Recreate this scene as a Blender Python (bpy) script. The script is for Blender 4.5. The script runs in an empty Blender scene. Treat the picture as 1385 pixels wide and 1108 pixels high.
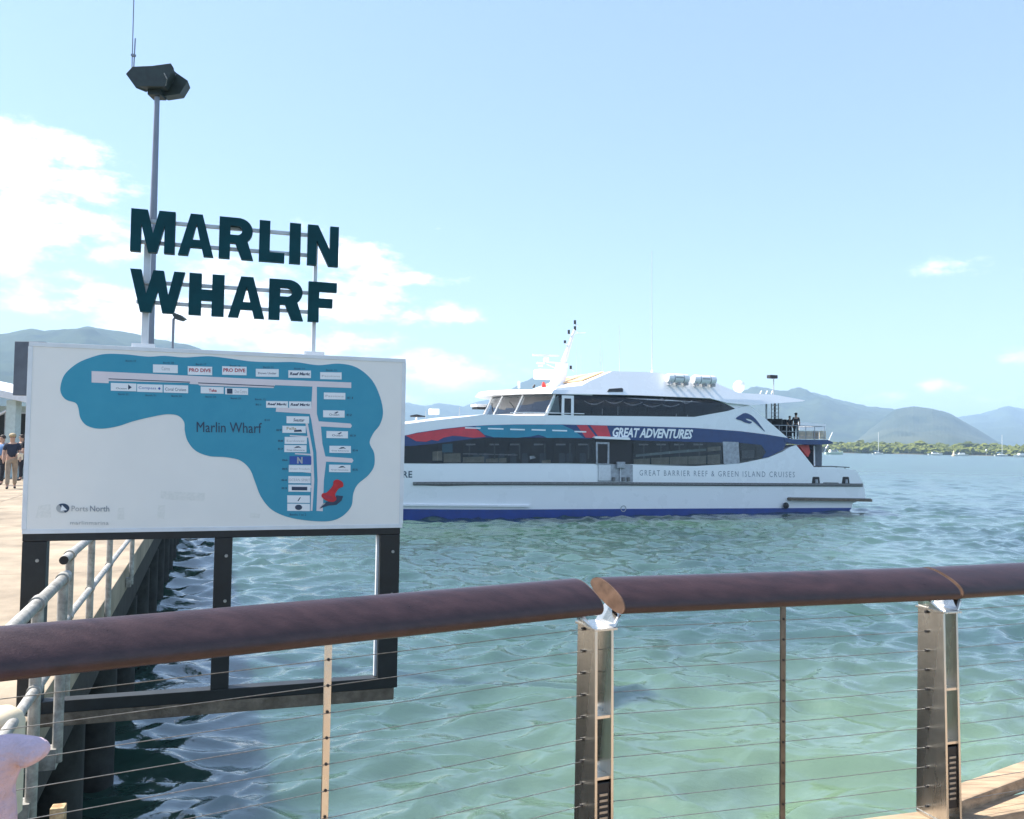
import bpy, bmesh, math, random
import numpy as np
from mathutils import Vector, Matrix
from mathutils.geometry import tessellate_polygon
random.seed(7)
SC = bpy.context.scene
COL = SC.collection
R = math.radians

# ------------------------------------------------------------------ camera
F, CX, CY = 1137.0, 692.5, 554.0          # focal length and centre in pixels of the 1385 px wide photograph
EYE = Vector((0, 0, 4.5))                  # eye 4.5 m above the water, 1.6 m above the boardwalk
PITCH, ROLL = R(2.17), R(0.9)
fw = Vector((0, math.cos(PITCH), math.sin(PITCH)))
r0 = Vector((1, 0, 0)); u0 = Vector((0, -math.sin(PITCH), math.cos(PITCH)))
rt = r0 * math.cos(ROLL) + u0 * math.sin(ROLL)
up = u0 * math.cos(ROLL) - r0 * math.sin(ROLL)
cd = bpy.data.cameras.new('camera'); cam = bpy.data.objects.new('camera', cd); COL.objects.link(cam)
cd.sensor_width = 36; cd.lens = 36 * F / 1385; cd.clip_start = 0.05; cd.clip_end = 30000
m = Matrix.Identity(4)
for i in range(3):
    m[i][0] = rt[i]; m[i][1] = up[i]; m[i][2] = -fw[i]; m[i][3] = EYE[i]
cam.matrix_world = m
SC.camera = cam

SUN_AZ, SUN_EL = R(-74), R(50)             # azimuth from +Y towards +X
sun_dir = Vector((math.sin(SUN_AZ) * math.cos(SUN_EL), math.cos(SUN_AZ) * math.cos(SUN_EL), math.sin(SUN_EL)))
sd_ = bpy.data.lights.new('sun', 'SUN'); sun = bpy.data.objects.new('sun', sd_); COL.objects.link(sun)
sd_.energy = 5.0; sd_.angle = R(0.55); sd_.color = (1.0, 0.94, 0.86)
sun.rotation_euler = (-sun_dir).to_track_quat('-Z', 'Y').to_euler()
sun.location = (0, 0, 60)

SC.view_settings.view_transform = 'Standard'
SC.view_settings.look = 'None'
SC.view_settings.gamma = 1
SC.view_settings.use_curve_mapping = False
SC.view_settings.exposure = 1.38
SKY_STRENGTH = 0.098
HAZE_DENSITY = 3.0e-4
SC.cycles.max_bounces = 8
SC.cycles.transparent_max_bounces = 12
SC.cycles.caustics_reflective = False
SC.cycles.caustics_refractive = False


def ray(px, py):
    return fw + rt * ((px - CX) / F) - up * ((py - CY) / F)


def on_z(px, py, z):
    d = ray(px, py); return EYE + d * ((z - EYE.z) / d.z)


def at_y(px, py, y):
    d = ray(px, py); return EYE + d * ((y - EYE.y) / d.y)


def on_plane(px, py, p, n):
    d = ray(px, py); return EYE + d * ((p - EYE).dot(n) / d.dot(n))


# ------------------------------------------------------------------ world: sky with clouds
world = bpy.data.worlds.new('World'); SC.world = world; world.use_nodes = True
nt = world.node_tree; nt.nodes.clear()


def N(tree, typ, **kw):
    n = tree.nodes.new(typ)
    for k, v in kw.items():
        setattr(n, k, v)
    return n


def math_n(tree, op, a, b=None, c=None, clamp=False):
    n = N(tree, 'ShaderNodeMath', operation=op); n.use_clamp = clamp
    for i, v in enumerate((a, b, c)):
        if v is None: continue
        if isinstance(v, (int, float)): n.inputs[i].default_value = v
        else: tree.links.new(v, n.inputs[i])
    return n.outputs[0]


sky = N(nt, 'ShaderNodeTexSky', sky_type='NISHITA')
sky.sun_disc = False; sky.sun_elevation = SUN_EL; sky.sun_rotation = SUN_AZ
sky.altitude = 0; sky.air_density = 1.0; sky.dust_density = 0.35; sky.ozone_density = 1.4
tc = N(nt, 'ShaderNodeTexCoord')
sep = N(nt, 'ShaderNodeSeparateXYZ'); nt.links.new(tc.outputs['Generated'], sep.inputs[0])
az = math_n(nt, 'MULTIPLY', math_n(nt, 'ARCTAN2', sep.outputs[0], sep.outputs[1]), 57.2958)
el = math_n(nt, 'MULTIPLY', math_n(nt, 'ARCSINE', sep.outputs[2]), 57.2958)
ae = N(nt, 'ShaderNodeCombineXYZ'); nt.links.new(az, ae.inputs[0]); nt.links.new(el, ae.inputs[1])
# warped coordinates give ragged cloud edges
wn = N(nt, 'ShaderNodeTexNoise'); wn.inputs['Scale'].default_value = 0.45; wn.inputs['Detail'].default_value = 5
nt.links.new(ae.outputs[0], wn.inputs['Vector'])
clouds = [(60, 232, 105, 50, 1.0), (5, 215, 80, 48, 1.0), (50, 300, 105, 34, 1.0), (15, 338, 80, 16, .8), (150, 345, 45, 20, .7),
          (120, 405, 90, 36, .9), (255, 435, 150, 40, 1.0), (330, 395, 95, 45, .8), (425, 305, 40, 22, .5), (480, 350, 75, 30, .9),
          (560, 378, 85, 12, .8), (475, 410, 95, 32, 1.0), (590, 428, 75, 20, .9), (430, 462, 130, 26, .9), (585, 505, 125, 32, .95), (500, 545, 130, 22, .8),
          (1335, 358, 150, 17, .5), (1375, 358, 60, 14, .6), (1240, 350, 50, 7, .45), (1200, 538, 45, 13, .75), (1277, 524, 34, 12, .8), (1350, 540, 75, 16, .5),
          (595, 305, 16, 7, .5), (300, 345, 120, 30, .6), (-250, 300, 260, 60, .8), (-420, 200, 200, 60, .7),
          (1650, 480, 220, 30, .7), (1900, 420, 200, 40, .7)]
blobs = []
for (px, py, sx, sy, w) in clouds:
    d = ray(px, py).normalized()
    blobs.append((math.degrees(math.atan2(d.x, d.y)), math.degrees(math.asin(d.z)), math.degrees(sx / F), math.degrees(sy / F), w))
# unseen cumulus added round the rest of the sky to brighten the fill light
blobs += [(-75, 24, 14, 6, .9), (-100, 14, 16, 5, .9), (-125, 30, 16, 8, .9), (-150, 18, 16, 6, .9), (168, 34, 9, 8, .9), (140, 20, 18, 7, .9), (112, 30, 14, 8, .9),
          (85, 16, 14, 4, .8), (62, 28, 9, 4, .7), (-165, 52, 12, 9, .8), (125, 55, 20, 9, .8), (160, 10, 16, 4, .8), (-110, 52, 16, 8, .8)]
acc = None
for (a, e, ka, ke, w) in blobs:
    v = N(nt, 'ShaderNodeVectorMath', operation='MULTIPLY_ADD')
    nt.links.new(ae.outputs[0], v.inputs[0]); v.inputs[1].default_value = (1 / ka, 1 / ke, 0); v.inputs[2].default_value = (-a / ka, -e / ke, 0)
    l = N(nt, 'ShaderNodeVectorMath', operation='LENGTH'); nt.links.new(v.outputs[0], l.inputs[0])
    mr = N(nt, 'ShaderNodeMapRange', interpolation_type='SMOOTHSTEP')
    nt.links.new(l.outputs['Value'], mr.inputs[0])
    mr.inputs[1].default_value = 0.2; mr.inputs[2].default_value = 1.85; mr.inputs[3].default_value = w; mr.inputs[4].default_value = 0
    acc = mr.outputs[0] if acc is None else math_n(nt, 'MAXIMUM', acc, mr.outputs[0])
# the rest of the sky carries loose clouds of the same kind
strv = N(nt, 'ShaderNodeVectorMath', operation='MULTIPLY'); nt.links.new(ae.outputs[0], strv.inputs[0]); strv.inputs[1].default_value = (0.10, 0.22, 1)
n1 = N(nt, 'ShaderNodeTexNoise'); n1.inputs['Scale'].default_value = 2.7; n1.inputs['Detail'].default_value = 9; n1.inputs['Roughness'].default_value = 0.62
nt.links.new(strv.outputs[0], n1.inputs['Vector'])
ragged = math_n(nt, 'MULTIPLY', math_n(nt, 'MULTIPLY_ADD', acc, 0.7, 0.3), 2.9)
dens = math_n(nt, 'ADD', acc, math_n(nt, 'MULTIPLY', math_n(nt, 'SUBTRACT', n1.outputs['Fac'], 0.5), ragged))
mr = N(nt, 'ShaderNodeMapRange', interpolation_type='SMOOTHSTEP'); nt.links.new(dens, mr.inputs[0])
mr.inputs[1].default_value = 0.48; mr.inputs[2].default_value = 1.15; mr.inputs[3].default_value = 0; mr.inputs[4].default_value = 0.9
mixc = N(nt, 'ShaderNodeMix', data_type='RGBA')
nt.links.new(mr.outputs[0], mixc.inputs[0])
skm = N(nt, 'ShaderNodeMix', data_type='RGBA', blend_type='MIX'); skm.inputs[0].default_value = 0.45      # thin high haze pales the blue all over
nt.links.new(sky.outputs[0], skm.inputs[6]); skm.inputs[7].default_value = (2.25, 3.15, 4.9, 1)
nt.links.new(skm.outputs[2], mixc.inputs[6])
mixc.inputs[7].default_value = (8.8, 8.8, 8.9, 1)
bg = N(nt, 'ShaderNodeBackground'); bg.inputs[1].default_value = SKY_STRENGTH
nt.links.new(mixc.outputs[2], bg.inputs[0])
wo = N(nt, 'ShaderNodeOutputWorld'); nt.links.new(bg.outputs[0], wo.inputs[0])


# ------------------------------------------------------------------ materials
def mat(name, col, rough=0.5, metal=0.0, var=0.12, scale=6.0, bump=0.0, bscale=60.0, spec=0.5, stretch=None, col2=None, coat=0.0, detail=5):
    mm = bpy.data.materials.new(name); mm.use_nodes = True
    t = mm.node_tree; b = t.nodes['Principled BSDF']
    b.inputs['Roughness'].default_value = rough; b.inputs['Metallic'].default_value = metal
    b.inputs['Specular IOR Level'].default_value = spec
    b.inputs['Coat Weight'].default_value = coat
    co = N(t, 'ShaderNodeTexCoord'); vec = co.outputs['Object']
    if stretch:
        mp = N(t, 'ShaderNodeMapping'); t.links.new(vec, mp.inputs[0]); mp.inputs['Scale'].default_value = stretch; vec = mp.outputs[0]
    no = N(t, 'ShaderNodeTexNoise'); no.inputs['Scale'].default_value = scale; no.inputs['Detail'].default_value = detail; no.inputs['Roughness'].default_value = 0.6
    t.links.new(vec, no.inputs['Vector'])
    rp = N(t, 'ShaderNodeValToRGB')
    c2 = col2 or tuple(c * (1 - 2 * var) for c in col)
    c1 = col if col2 else tuple(min(1, c * (1 + var)) for c in col)
    rp.color_ramp.elements[0].position = 0.3; rp.color_ramp.elements[0].color = (*c2, 1)
    rp.color_ramp.elements[1].position = 0.7; rp.color_ramp.elements[1].color = (*c1, 1)
    t.links.new(no.outputs['Fac'], rp.inputs[0]); t.links.new(rp.outputs[0], b.inputs['Base Color'])
    rr = N(t, 'ShaderNodeMapRange'); t.links.new(no.outputs['Fac'], rr.inputs[0])
    rr.inputs[3].default_value = max(0.02, rough * 0.8); rr.inputs[4].default_value = min(1, rough * 1.2); t.links.new(rr.outputs[0], b.inputs['Roughness'])
    if bump:
        n2 = N(t, 'ShaderNodeTexNoise'); n2.inputs['Scale'].default_value = bscale; n2.inputs['Detail'].default_value = 4
        t.links.new(vec, n2.inputs['Vector'])
        bp = N(t, 'ShaderNodeBump'); bp.inputs['Strength'].default_value = bump; bp.inputs['Distance'].default_value = 0.02
        t.links.new(n2.outputs['Fac'], bp.inputs['Height']); t.links.new(bp.outputs[0], b.inputs['Normal'])
    return mm


M = {}
M['rail'] = mat('rail_paint', (0.040, 0.020, 0.021), 0.30, 0, .2, 30, 0.12, 300, .48, stretch=(.3, 1, 1))
M['railend'] = mat('rail_end', (0.16, 0.095, 0.062), 0.55, 0, .2, 30)
M['steel'] = mat('stainless', (0.68, 0.65, 0.59), 0.27, 1.0, .1, 9, 0.05, 200, stretch=(1, 1, .15))
M['steel_dull'] = mat('stainless_dull', (0.42, 0.40, 0.36), 0.45, 1.0, .15, 12)
M['steel_shaded'] = mat('stainless_shaded', (0.16, 0.15, 0.13), 0.4, 1.0, .2, 12)  # stainless with the duller light on the right baluster painted in
M['cable'] = mat('cable_steel', (0.22, 0.22, 0.21), 0.5, 0.7, .2, 60)
M['blackbox'] = mat('black_plastic', (0.018, 0.018, 0.018), 0.5, 0, .2)
M['timber'] = mat('deck_timber', (0.40, 0.29, 0.19), 0.75, 0, .22, 5, 0.3, 30, .3, stretch=(1, 6, 6))
M['stake'] = mat('stained_timber', (0.60, 0.46, 0.26), 0.85, 0, .3, 26, 0.3, 60, .2, col2=(0.20, 0.09, 0.04))
M['timber_grey'] = mat('weathered_timber', (0.20, 0.16, 0.12), 0.85, 0, .3, 7, 0.4, 40, .2)
M['black'] = mat('black_frame_paint', (0.010, 0.013, 0.014), 0.5, 0, .3, 8, 0.05, 80)
M['board'] = mat('board_white', (0.86, 0.83, 0.78), 0.32, 0, .03, 2.5, col2=(0.80, 0.78, 0.74))
M['boardedge'] = mat('sunlit_edge_pale', (0.74, 0.76, 0.78), 0.4, 0, .05)
M['lagoon'] = mat('print_blue', (0.026, 0.27, 0.40), 0.35, 0, .06, 7, col2=(0.036, 0.295, 0.42))
M['pink'] = mat('print_pale', (0.74, 0.66, 0.68), 0.35, 0, .02)
M['label'] = mat('print_white', (0.80, 0.82, 0.84), 0.35, 0, .02)
M['ink'] = mat('print_ink', (0.02, 0.045, 0.09), 0.4, 0, .05)
M['inkfaint'] = mat('print_grey', (0.42, 0.43, 0.43), 0.4, 0, .08)
M['inkred'] = mat('print_red', (0.42, 0.02, 0.05), 0.4, 0, .05)
M['inktan'] = mat('print_tan', (0.45, 0.36, 0.22), 0.4, 0, .1)
M['inkblue'] = mat('print_royal', (0.03, 0.09, 0.36), 0.4, 0, .05)
M['pinred'] = mat('print_pin_red', (0.62, 0.02, 0.03), 0.35, 0, .2, 30, col2=(0.42, 0.01, 0.02))
M['letters'] = mat('letter_teal', (0.003, 0.052, 0.066), 0.5, 0, .15, 5, spec=.15)
M['alu'] = mat('painted_silver', (0.62, 0.64, 0.66), 0.45, 0.3, .06)
M['galv'] = mat('galvanised', (0.36, 0.35, 0.32), 0.55, 0.25, .25, 18, 0.05, 120)
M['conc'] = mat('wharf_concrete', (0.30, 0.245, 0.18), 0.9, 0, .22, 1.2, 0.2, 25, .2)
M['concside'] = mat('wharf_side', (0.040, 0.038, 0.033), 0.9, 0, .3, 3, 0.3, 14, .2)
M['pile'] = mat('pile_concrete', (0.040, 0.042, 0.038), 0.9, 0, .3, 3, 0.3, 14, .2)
M['cream'] = mat('cream_paint', (0.72, 0.60, 0.42), 0.7, 0, .06)
M['white'] = mat('ship_white', (0.86, 0.86, 0.86), 0.28, 0, .012, .35, coat=.3)
M['creamwhite'] = mat('ship_aft_white', (0.78, 0.77, 0.73), 0.35, 0, .03, 1.5)
M['boot'] = mat('boot_top_blue', (0.005, 0.040, 0.24), 0.35, 0, .12, 2)
M['navy'] = mat('stripe_navy', (0.004, 0.036, 0.145), 0.25, 0, .08, 2)
M['red'] = mat('stripe_red', (0.62, 0.03, 0.05), 0.3, 0, .08, 2)
M['teal'] = mat('stripe_teal', (0.008, 0.24, 0.36), 0.3, 0, .08, 2)
M['interior'] = mat('cabin_dark', (0.020, 0.022, 0.022), 0.7, 0, .35, 1.3, col2=(0.005, 0.006, 0.007))
M['bridgein'] = mat('bridge_interior', (0.17, 0.20, 0.22), 0.6, 0, .5, .5, col2=(0.05, 0.06, 0.065))
M['paneltan'] = mat('cabin_tan', (0.62, 0.52, 0.38), 0.8, 0, .2, 3)
M['curtain'] = mat('curtain', (0.62, 0.58, 0.58), 0.8, 0, .15)
M['rubber'] = mat('rub_rail', (0.20, 0.20, 0.195), 0.7, 0, .3, 3, stretch=(3, 3, 8))
M['dark'] = mat('dark_rubber', (0.015, 0.016, 0.018), 0.6, 0, .2)
M['greytext'] = mat('grey_lettering', (0.26, 0.29, 0.33), 0.4, 0, .05)
M['darktext'] = mat('dark_lettering', (0.015, 0.05, 0.085), 0.4, 0, .05)
M['orange'] = mat('roof_sunlight_tint', (0.74, 0.46, 0.22), 0.5, 0, .04)  # orange stands for sunlight on the roof's front slope
M['gate'] = mat('gate_grey', (0.38, 0.40, 0.43), 0.5, 0.2, .2, 4)
M['fixred'] = mat('pillar_red', (0.65, 0.05, 0.04), 0.4, 0, .08)
M['floodgreen'] = mat('flood_dark_green', (0.020, 0.034, 0.032), 0.55, 0, .25, 6)
M['poleg'] = mat('mast_grey', (0.23, 0.25, 0.30), 0.5, 0.4, .12, 4, stretch=(1, 1, .2))
M['panelgrey'] = mat('panel_grey', (0.10, 0.12, 0.15), 0.6, 0, .15)
M['fabric_lilac'] = mat('plush_lilac', (0.60, 0.46, 0.52), 0.95, 0, .10, 14, 0.7, 45, .1)
M['skin'] = mat('skin', (0.46, 0.28, 0.20), 0.6, 0, .06)
M['navycloth'] = mat('navy_cloth', (0.022, 0.028, 0.05), 0.85, 0, .2)
M['bluecloth'] = mat('blue_cloth', (0.12, 0.24, 0.45), 0.85, 0, .15)
M['khaki'] = mat('khaki_cloth', (0.34, 0.27, 0.20), 0.85, 0, .15)
M['darkcloth'] = mat('black_cloth', (0.012, 0.013, 0.018), 0.85, 0, .2)
M['hair'] = mat('hair', (0.03, 0.02, 0.015), 0.7, 0, .2)
M['cap'] = mat('cap_straw', (0.42, 0.33, 0.20), 0.8, 0, .15)
M['roofpale'] = mat('pavilion_roof', (0.66, 0.69, 0.72), 0.5, 0, .06)
M['wallgreen'] = mat('pavilion_wall', (0.46, 0.55, 0.53), 0.7, 0, .08)
M['forest'] = mat('hill_forest', (0.050, 0.070, 0.034), 0.95, 0, .3, 0.016, 0, 1, .05, col2=(0.010, 0.022, 0.014), detail=12)
M['forest2'] = mat('hill_forest_open', (0.075, 0.085, 0.055), 0.95, 0, .3, 0.009, 0, 1, .05, col2=(0.014, 0.030, 0.020), detail=12)
M['mangrove'] = mat('mangrove_leaf', (0.170, 0.185, 0.036), 0.8, 0, .3, 0.07, 0.4, .8, .1, col2=(0.034, 0.050, 0.014), detail=9)
M['hullpale'] = mat('small_boat_white', (0.78, 0.78, 0.74), 0.4, 0, .05)
M['hullgreen'] = mat('small_boat_pale_green', (0.58, 0.70, 0.55), 0.4, 0, .05)
M['mastw'] = mat('small_mast', (0.72, 0.72, 0.70), 0.4, 0, .05)
M['seabed'] = mat('shore_mud', (0.16, 0.14, 0.09), 0.9, 0, .2, .05)


def glass(name, tint=0.35, refl=.36, ior=1.5):
    mm = bpy.data.materials.new(name); mm.use_nodes = True; t = mm.node_tree; t.nodes.clear()
    out = N(t, 'ShaderNodeOutputMaterial'); g = N(t, 'ShaderNodeBsdfGlossy'); g.inputs['Roughness'].default_value = 0.03
    g.inputs['Color'].default_value = (refl, refl * 1.03, refl * 1.05, 1)
    tr = N(t, 'ShaderNodeBsdfTransparent'); tr.inputs[0].default_value = (tint, tint * 1.02, tint * 1.04, 1)
    fr = N(t, 'ShaderNodeFresnel'); fr.inputs[0].default_value = ior
    no = N(t, 'ShaderNodeTexNoise'); no.inputs['Scale'].default_value = 0.7
    bp = N(t, 'ShaderNodeBump'); bp.inputs['Strength'].default_value = 0.06; bp.inputs['Distance'].default_value = .3
    co = N(t, 'ShaderNodeTexCoord'); t.links.new(co.outputs['Object'], no.inputs[0]); t.links.new(no.outputs['Fac'], bp.inputs['Height'])
    t.links.new(bp.outputs[0], g.inputs['Normal'])
    mx = N(t, 'ShaderNodeMixShader'); t.links.new(fr.outputs[0], mx.inputs[0]); t.links.new(tr.outputs[0], mx.inputs[1]); t.links.new(g.outputs[0], mx.inputs[2])
    t.links.new(mx.outputs[0], out.inputs[0]); return mm


M['glass'] = glass('tinted_glass', 0.8)
M['glassclear'] = glass('windscreen_glass', 0.75, .95, 2.1)

# ------------------------------------------------------------------ object helpers
WLOC = {}


def wl(o):
    return WLOC[o.name] if o is not None else Vector((0, 0, 0))


def props(o, label=None, cat=None, group=None, kind=None):
    if label: o['label'] = label
    if cat: o['category'] = cat
    if group: o['group'] = group
    if kind: o['kind'] = kind
    return o


def thing(name, loc, label=None, cat=None, group=None, kind=None):
    o = bpy.data.objects.new(name, None); COL.objects.link(o); o.location = loc; o.empty_display_size = .2
    WLOC[o.name] = Vector(loc)
    return props(o, label, cat, group, kind)


def mk(name, vf, mt, parent=None, smooth=None, bevel=0, **pr):
    """one mesh object from world-space verts and faces; its own origin at the middle of its box"""
    vs, fs = vf
    a = np.array([tuple(v) for v in vs], float)
    c = Vector((a.min(0) + a.max(0)) / 2)
    me = bpy.data.meshes.new(name)
    me.from_pydata([tuple(v) for v in (a - np.array(c))], [], fs)
    me.update()
    if bevel or True:
        bm = bmesh.new(); bm.from_mesh(me)
        bmesh.ops.recalc_face_normals(bm, faces=bm.faces)
        if bevel:
            es = [e for e in bm.edges if len(e.link_faces) == 2 and e.calc_face_angle(0) > 0.5]
            bmesh.ops.bevel(bm, geom=es, offset=bevel, segments=2, affect='EDGES', profile=0.6)
        bm.to_mesh(me); bm.free()
    if smooth is not None:
        me.shade_smooth() if hasattr(me, 'shade_smooth') else None
        me.set_sharp_from_angle(angle=R(smooth))
    me.materials.append(mt)
    o = bpy.data.objects.new(name, me); COL.objects.link(o)
    if parent is not None:
        o.parent = parent
    o.location = c - wl(parent)
    WLOC[o.name] = c
    return props(o, **pr)


def twin(o, new_world, parent, rot=None):
    """a copy of a one-mesh part sharing its data"""
    c = o.copy(); COL.objects.link(c); c.parent = parent; c.location = Vector(new_world) - wl(parent); WLOC[c.name] = Vector(new_world)
    if rot is not None: c.rotation_euler = rot
    return c


class MB:
    def __init__(s): s.v = []; s.f = []

    def add(s, vs, fs):
        k = len(s.v); s.v += [Vector(v) for v in vs]; s.f += [tuple(i + k for i in f) for f in fs]; return s

    def get(s): return s.v, s.f

    def box(s, c, ax, ay, az_):
        """centre and three half-axis vectors"""
        c = Vector(c); ax = Vector(ax); ay = Vector(ay); az_ = Vector(az_)
        vs = [c + ax * i + ay * j + az_ * k for i in (-1, 1) for j in (-1, 1) for k in (-1, 1)]
        return s.add(vs, [(0, 1, 3, 2), (4, 6, 7, 5), (0, 4, 5, 1), (2, 3, 7, 6), (0, 2, 6, 4), (1, 5, 7, 3)])

    def abox(s, x0, x1, y0, y1, z0, z1):
        return s.box(((x0 + x1) / 2, (y0 + y1) / 2, (z0 + z1) / 2), ((x1 - x0) / 2, 0, 0), (0, (y1 - y0) / 2, 0), (0, 0, (z1 - z0) / 2))

    def tube(s, pts, r, n=10, r2=None):
        pts = [Vector(p) for p in pts]; rings = []; m_ = len(pts)
        for i, p in enumerate(pts):
            d = (pts[min(i + 1, m_ - 1)] - pts[max(i - 1, 0)]).normalized()
            a = d.cross(Vector((0, 0, 1)));
            if a.length < 1e-3: a = Vector((1, 0, 0))
            a.normalize(); b = d.cross(a)
            rr = r if not isinstance(r, (list, tuple)) else r[i]
            rings.append([p + (a * math.cos(2 * math.pi * k / n) + b * math.sin(2 * math.pi * k / n)) * rr for k in range(n)])
        vs = [v for rg in rings for v in rg]; fs = []
        for i in range(m_ - 1):
            for k in range(n):
                fs.append((i * n + k, i * n + (k + 1) % n, (i + 1) * n + (k + 1) % n, (i + 1) * n + k))
        fs.append(tuple(range(n))[::-1]); fs.append(tuple((m_ - 1) * n + k for k in range(n)))
        return s.add(vs, fs)

    def ball(s, c, rx, ry, rz, nu=12, nv=8):
        c = Vector(c); vs = [c + Vector((0, 0, -rz))]
        for j in range(1, nv):
            t = math.pi * j / nv - math.pi / 2
            for i in range(nu):
                a = 2 * math.pi * i / nu
                vs.append(c + Vector((rx * math.cos(t) * math.cos(a), ry * math.cos(t) * math.sin(a), rz * math.sin(t))))
        vs.append(c + Vector((0, 0, rz))); fs = []
        for i in range(nu):
            fs.append((0, 1 + (i + 1) % nu, 1 + i)); e = len(vs) - 1; b = 1 + (nv - 2) * nu; fs.append((e, b + i, b + (i + 1) % nu))
        for j in range(nv - 2):
            for i in range(nu):
                a = 1 + j * nu; fs.append((a + i, a + (i + 1) % nu, a + nu + (i + 1) % nu, a + nu + i))
        return s.add(vs, fs)


def tess(loops):
    """2D loops (outer first, then holes) -> verts, tris"""
    vs = [p for l in loops for p in l]
    tr = tessellate_polygon([[Vector((p[0], p[1], 0)) for p in l] for l in loops])
    return vs, [tuple(t) for t in tr]


def slab(loops, front, back, cut=None):
    """flat outline -> solid between front(u,v) and back(u,v); cut = grid size the outline is divided by so it can follow a curved surface"""
    vs, tr = tess(loops)
    bm = bmesh.new(); bv = [bm.verts.new((p[0], p[1], 0)) for p in vs]
    for t in tr:
        try: bm.faces.new([bv[i] for i in t])
        except ValueError: pass
    bmesh.ops.remove_doubles(bm, verts=bm.verts, dist=1e-6)
    if cut:
        xs = [v.co.x for v in bm.verts]; ys = [v.co.y for v in bm.verts]
        for axis, lo, hi, c in ((0, min(xs), max(xs), cut[0]), (1, min(ys), max(ys), cut[1])):
            if not c: continue
            p = math.floor(lo / c) * c + c
            while p < hi - 1e-4:
                co = [0, 0, 0]; no = [0, 0, 0]; co[axis] = p; no[axis] = 1
                bmesh.ops.bisect_plane(bm, geom=bm.verts[:] + bm.edges[:] + bm.faces[:], dist=1e-5, plane_co=co, plane_no=no)
                p += c
    bm.verts.index_update()
    fv = [front(v.co.x, v.co.y) for v in bm.verts]; kv = [back(v.co.x, v.co.y) for v in bm.verts]; n = len(fv)
    fs = []
    for f in bm.faces:
        ii = [v.index for v in f.verts]; fs.append(tuple(ii)); fs.append(tuple(i + n for i in reversed(ii)))
    for e in bm.edges:
        if len(e.link_faces) == 1:
            a, b = e.verts[0].index, e.verts[1].index; fs.append((a, b, b + n, a + n))
    bm.free()
    return fv + kv, fs


_tcache = {}


def text2d(s, bold=0.0, shear=0.0, space=1.0):
    key = (s, bold, shear, space)
    if key in _tcache: return _tcache[key]
    cu = bpy.data.curves.new('text_tmp', 'FONT'); cu.body = s; cu.offset = bold; cu.shear = shear; cu.space_character = space; cu.resolution_u = 2
    ob = bpy.data.objects.new('text_tmp', cu); COL.objects.link(ob)
    dg = bpy.context.evaluated_depsgraph_get(); ev = ob.evaluated_get(dg); me = ev.to_mesh()
    vs = [(v.co.x, v.co.y) for v in me.vertices]; fs = [tuple(p.vertices) for p in me.polygons]
    ev.to_mesh_clear(); bpy.data.objects.remove(ob); bpy.data.curves.remove(cu)
    x0 = min(v[0] for v in vs); x1 = max(v[0] for v in vs); y0 = min(v[1] for v in vs); y1 = max(v[1] for v in vs)
    vs = [((v[0] - x0) / (x1 - x0), (v[1] - y0) / (y1 - y0)) for v in vs]
    _tcache[key] = (vs, fs); return vs, fs


def text_on(s, fmap, **k):
    vs, fs = text2d(s, **k); return [fmap(u, v) for u, v in vs], fs


def skin_mesh(joints, edges, level=2):
    """joints: list of (co, radius); edges: index pairs -> one continuous skinned surface, world space"""
    me = bpy.data.meshes.new('skin_tmp'); me.from_pydata([tuple(j[0]) for j in joints], edges, [])
    ob = bpy.data.objects.new('skin_tmp', me); COL.objects.link(ob)
    md = ob.modifiers.new('s', 'SKIN'); md.use_smooth_shade = True
    for i, j in enumerate(joints):
        sv = me.skin_vertices[0].data[i]; r = j[1]; sv.radius = (r, r) if not isinstance(r, tuple) else r; sv.use_root = (i == 0)
    sb = ob.modifiers.new('b', 'SUBSURF'); sb.levels = level; sb.render_levels = level
    dg = bpy.context.evaluated_depsgraph_get(); ev = ob.evaluated_get(dg); m2 = ev.to_mesh()
    vs = [v.co.copy() for v in m2.vertices]; fs = [tuple(p.vertices) for p in m2.polygons]
    ev.to_mesh_clear(); bpy.data.objects.remove(ob); bpy.data.meshes.remove(me)
    return vs, fs


# ------------------------------------------------------------------ setting: water
WAVE = 0.0100


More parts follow.
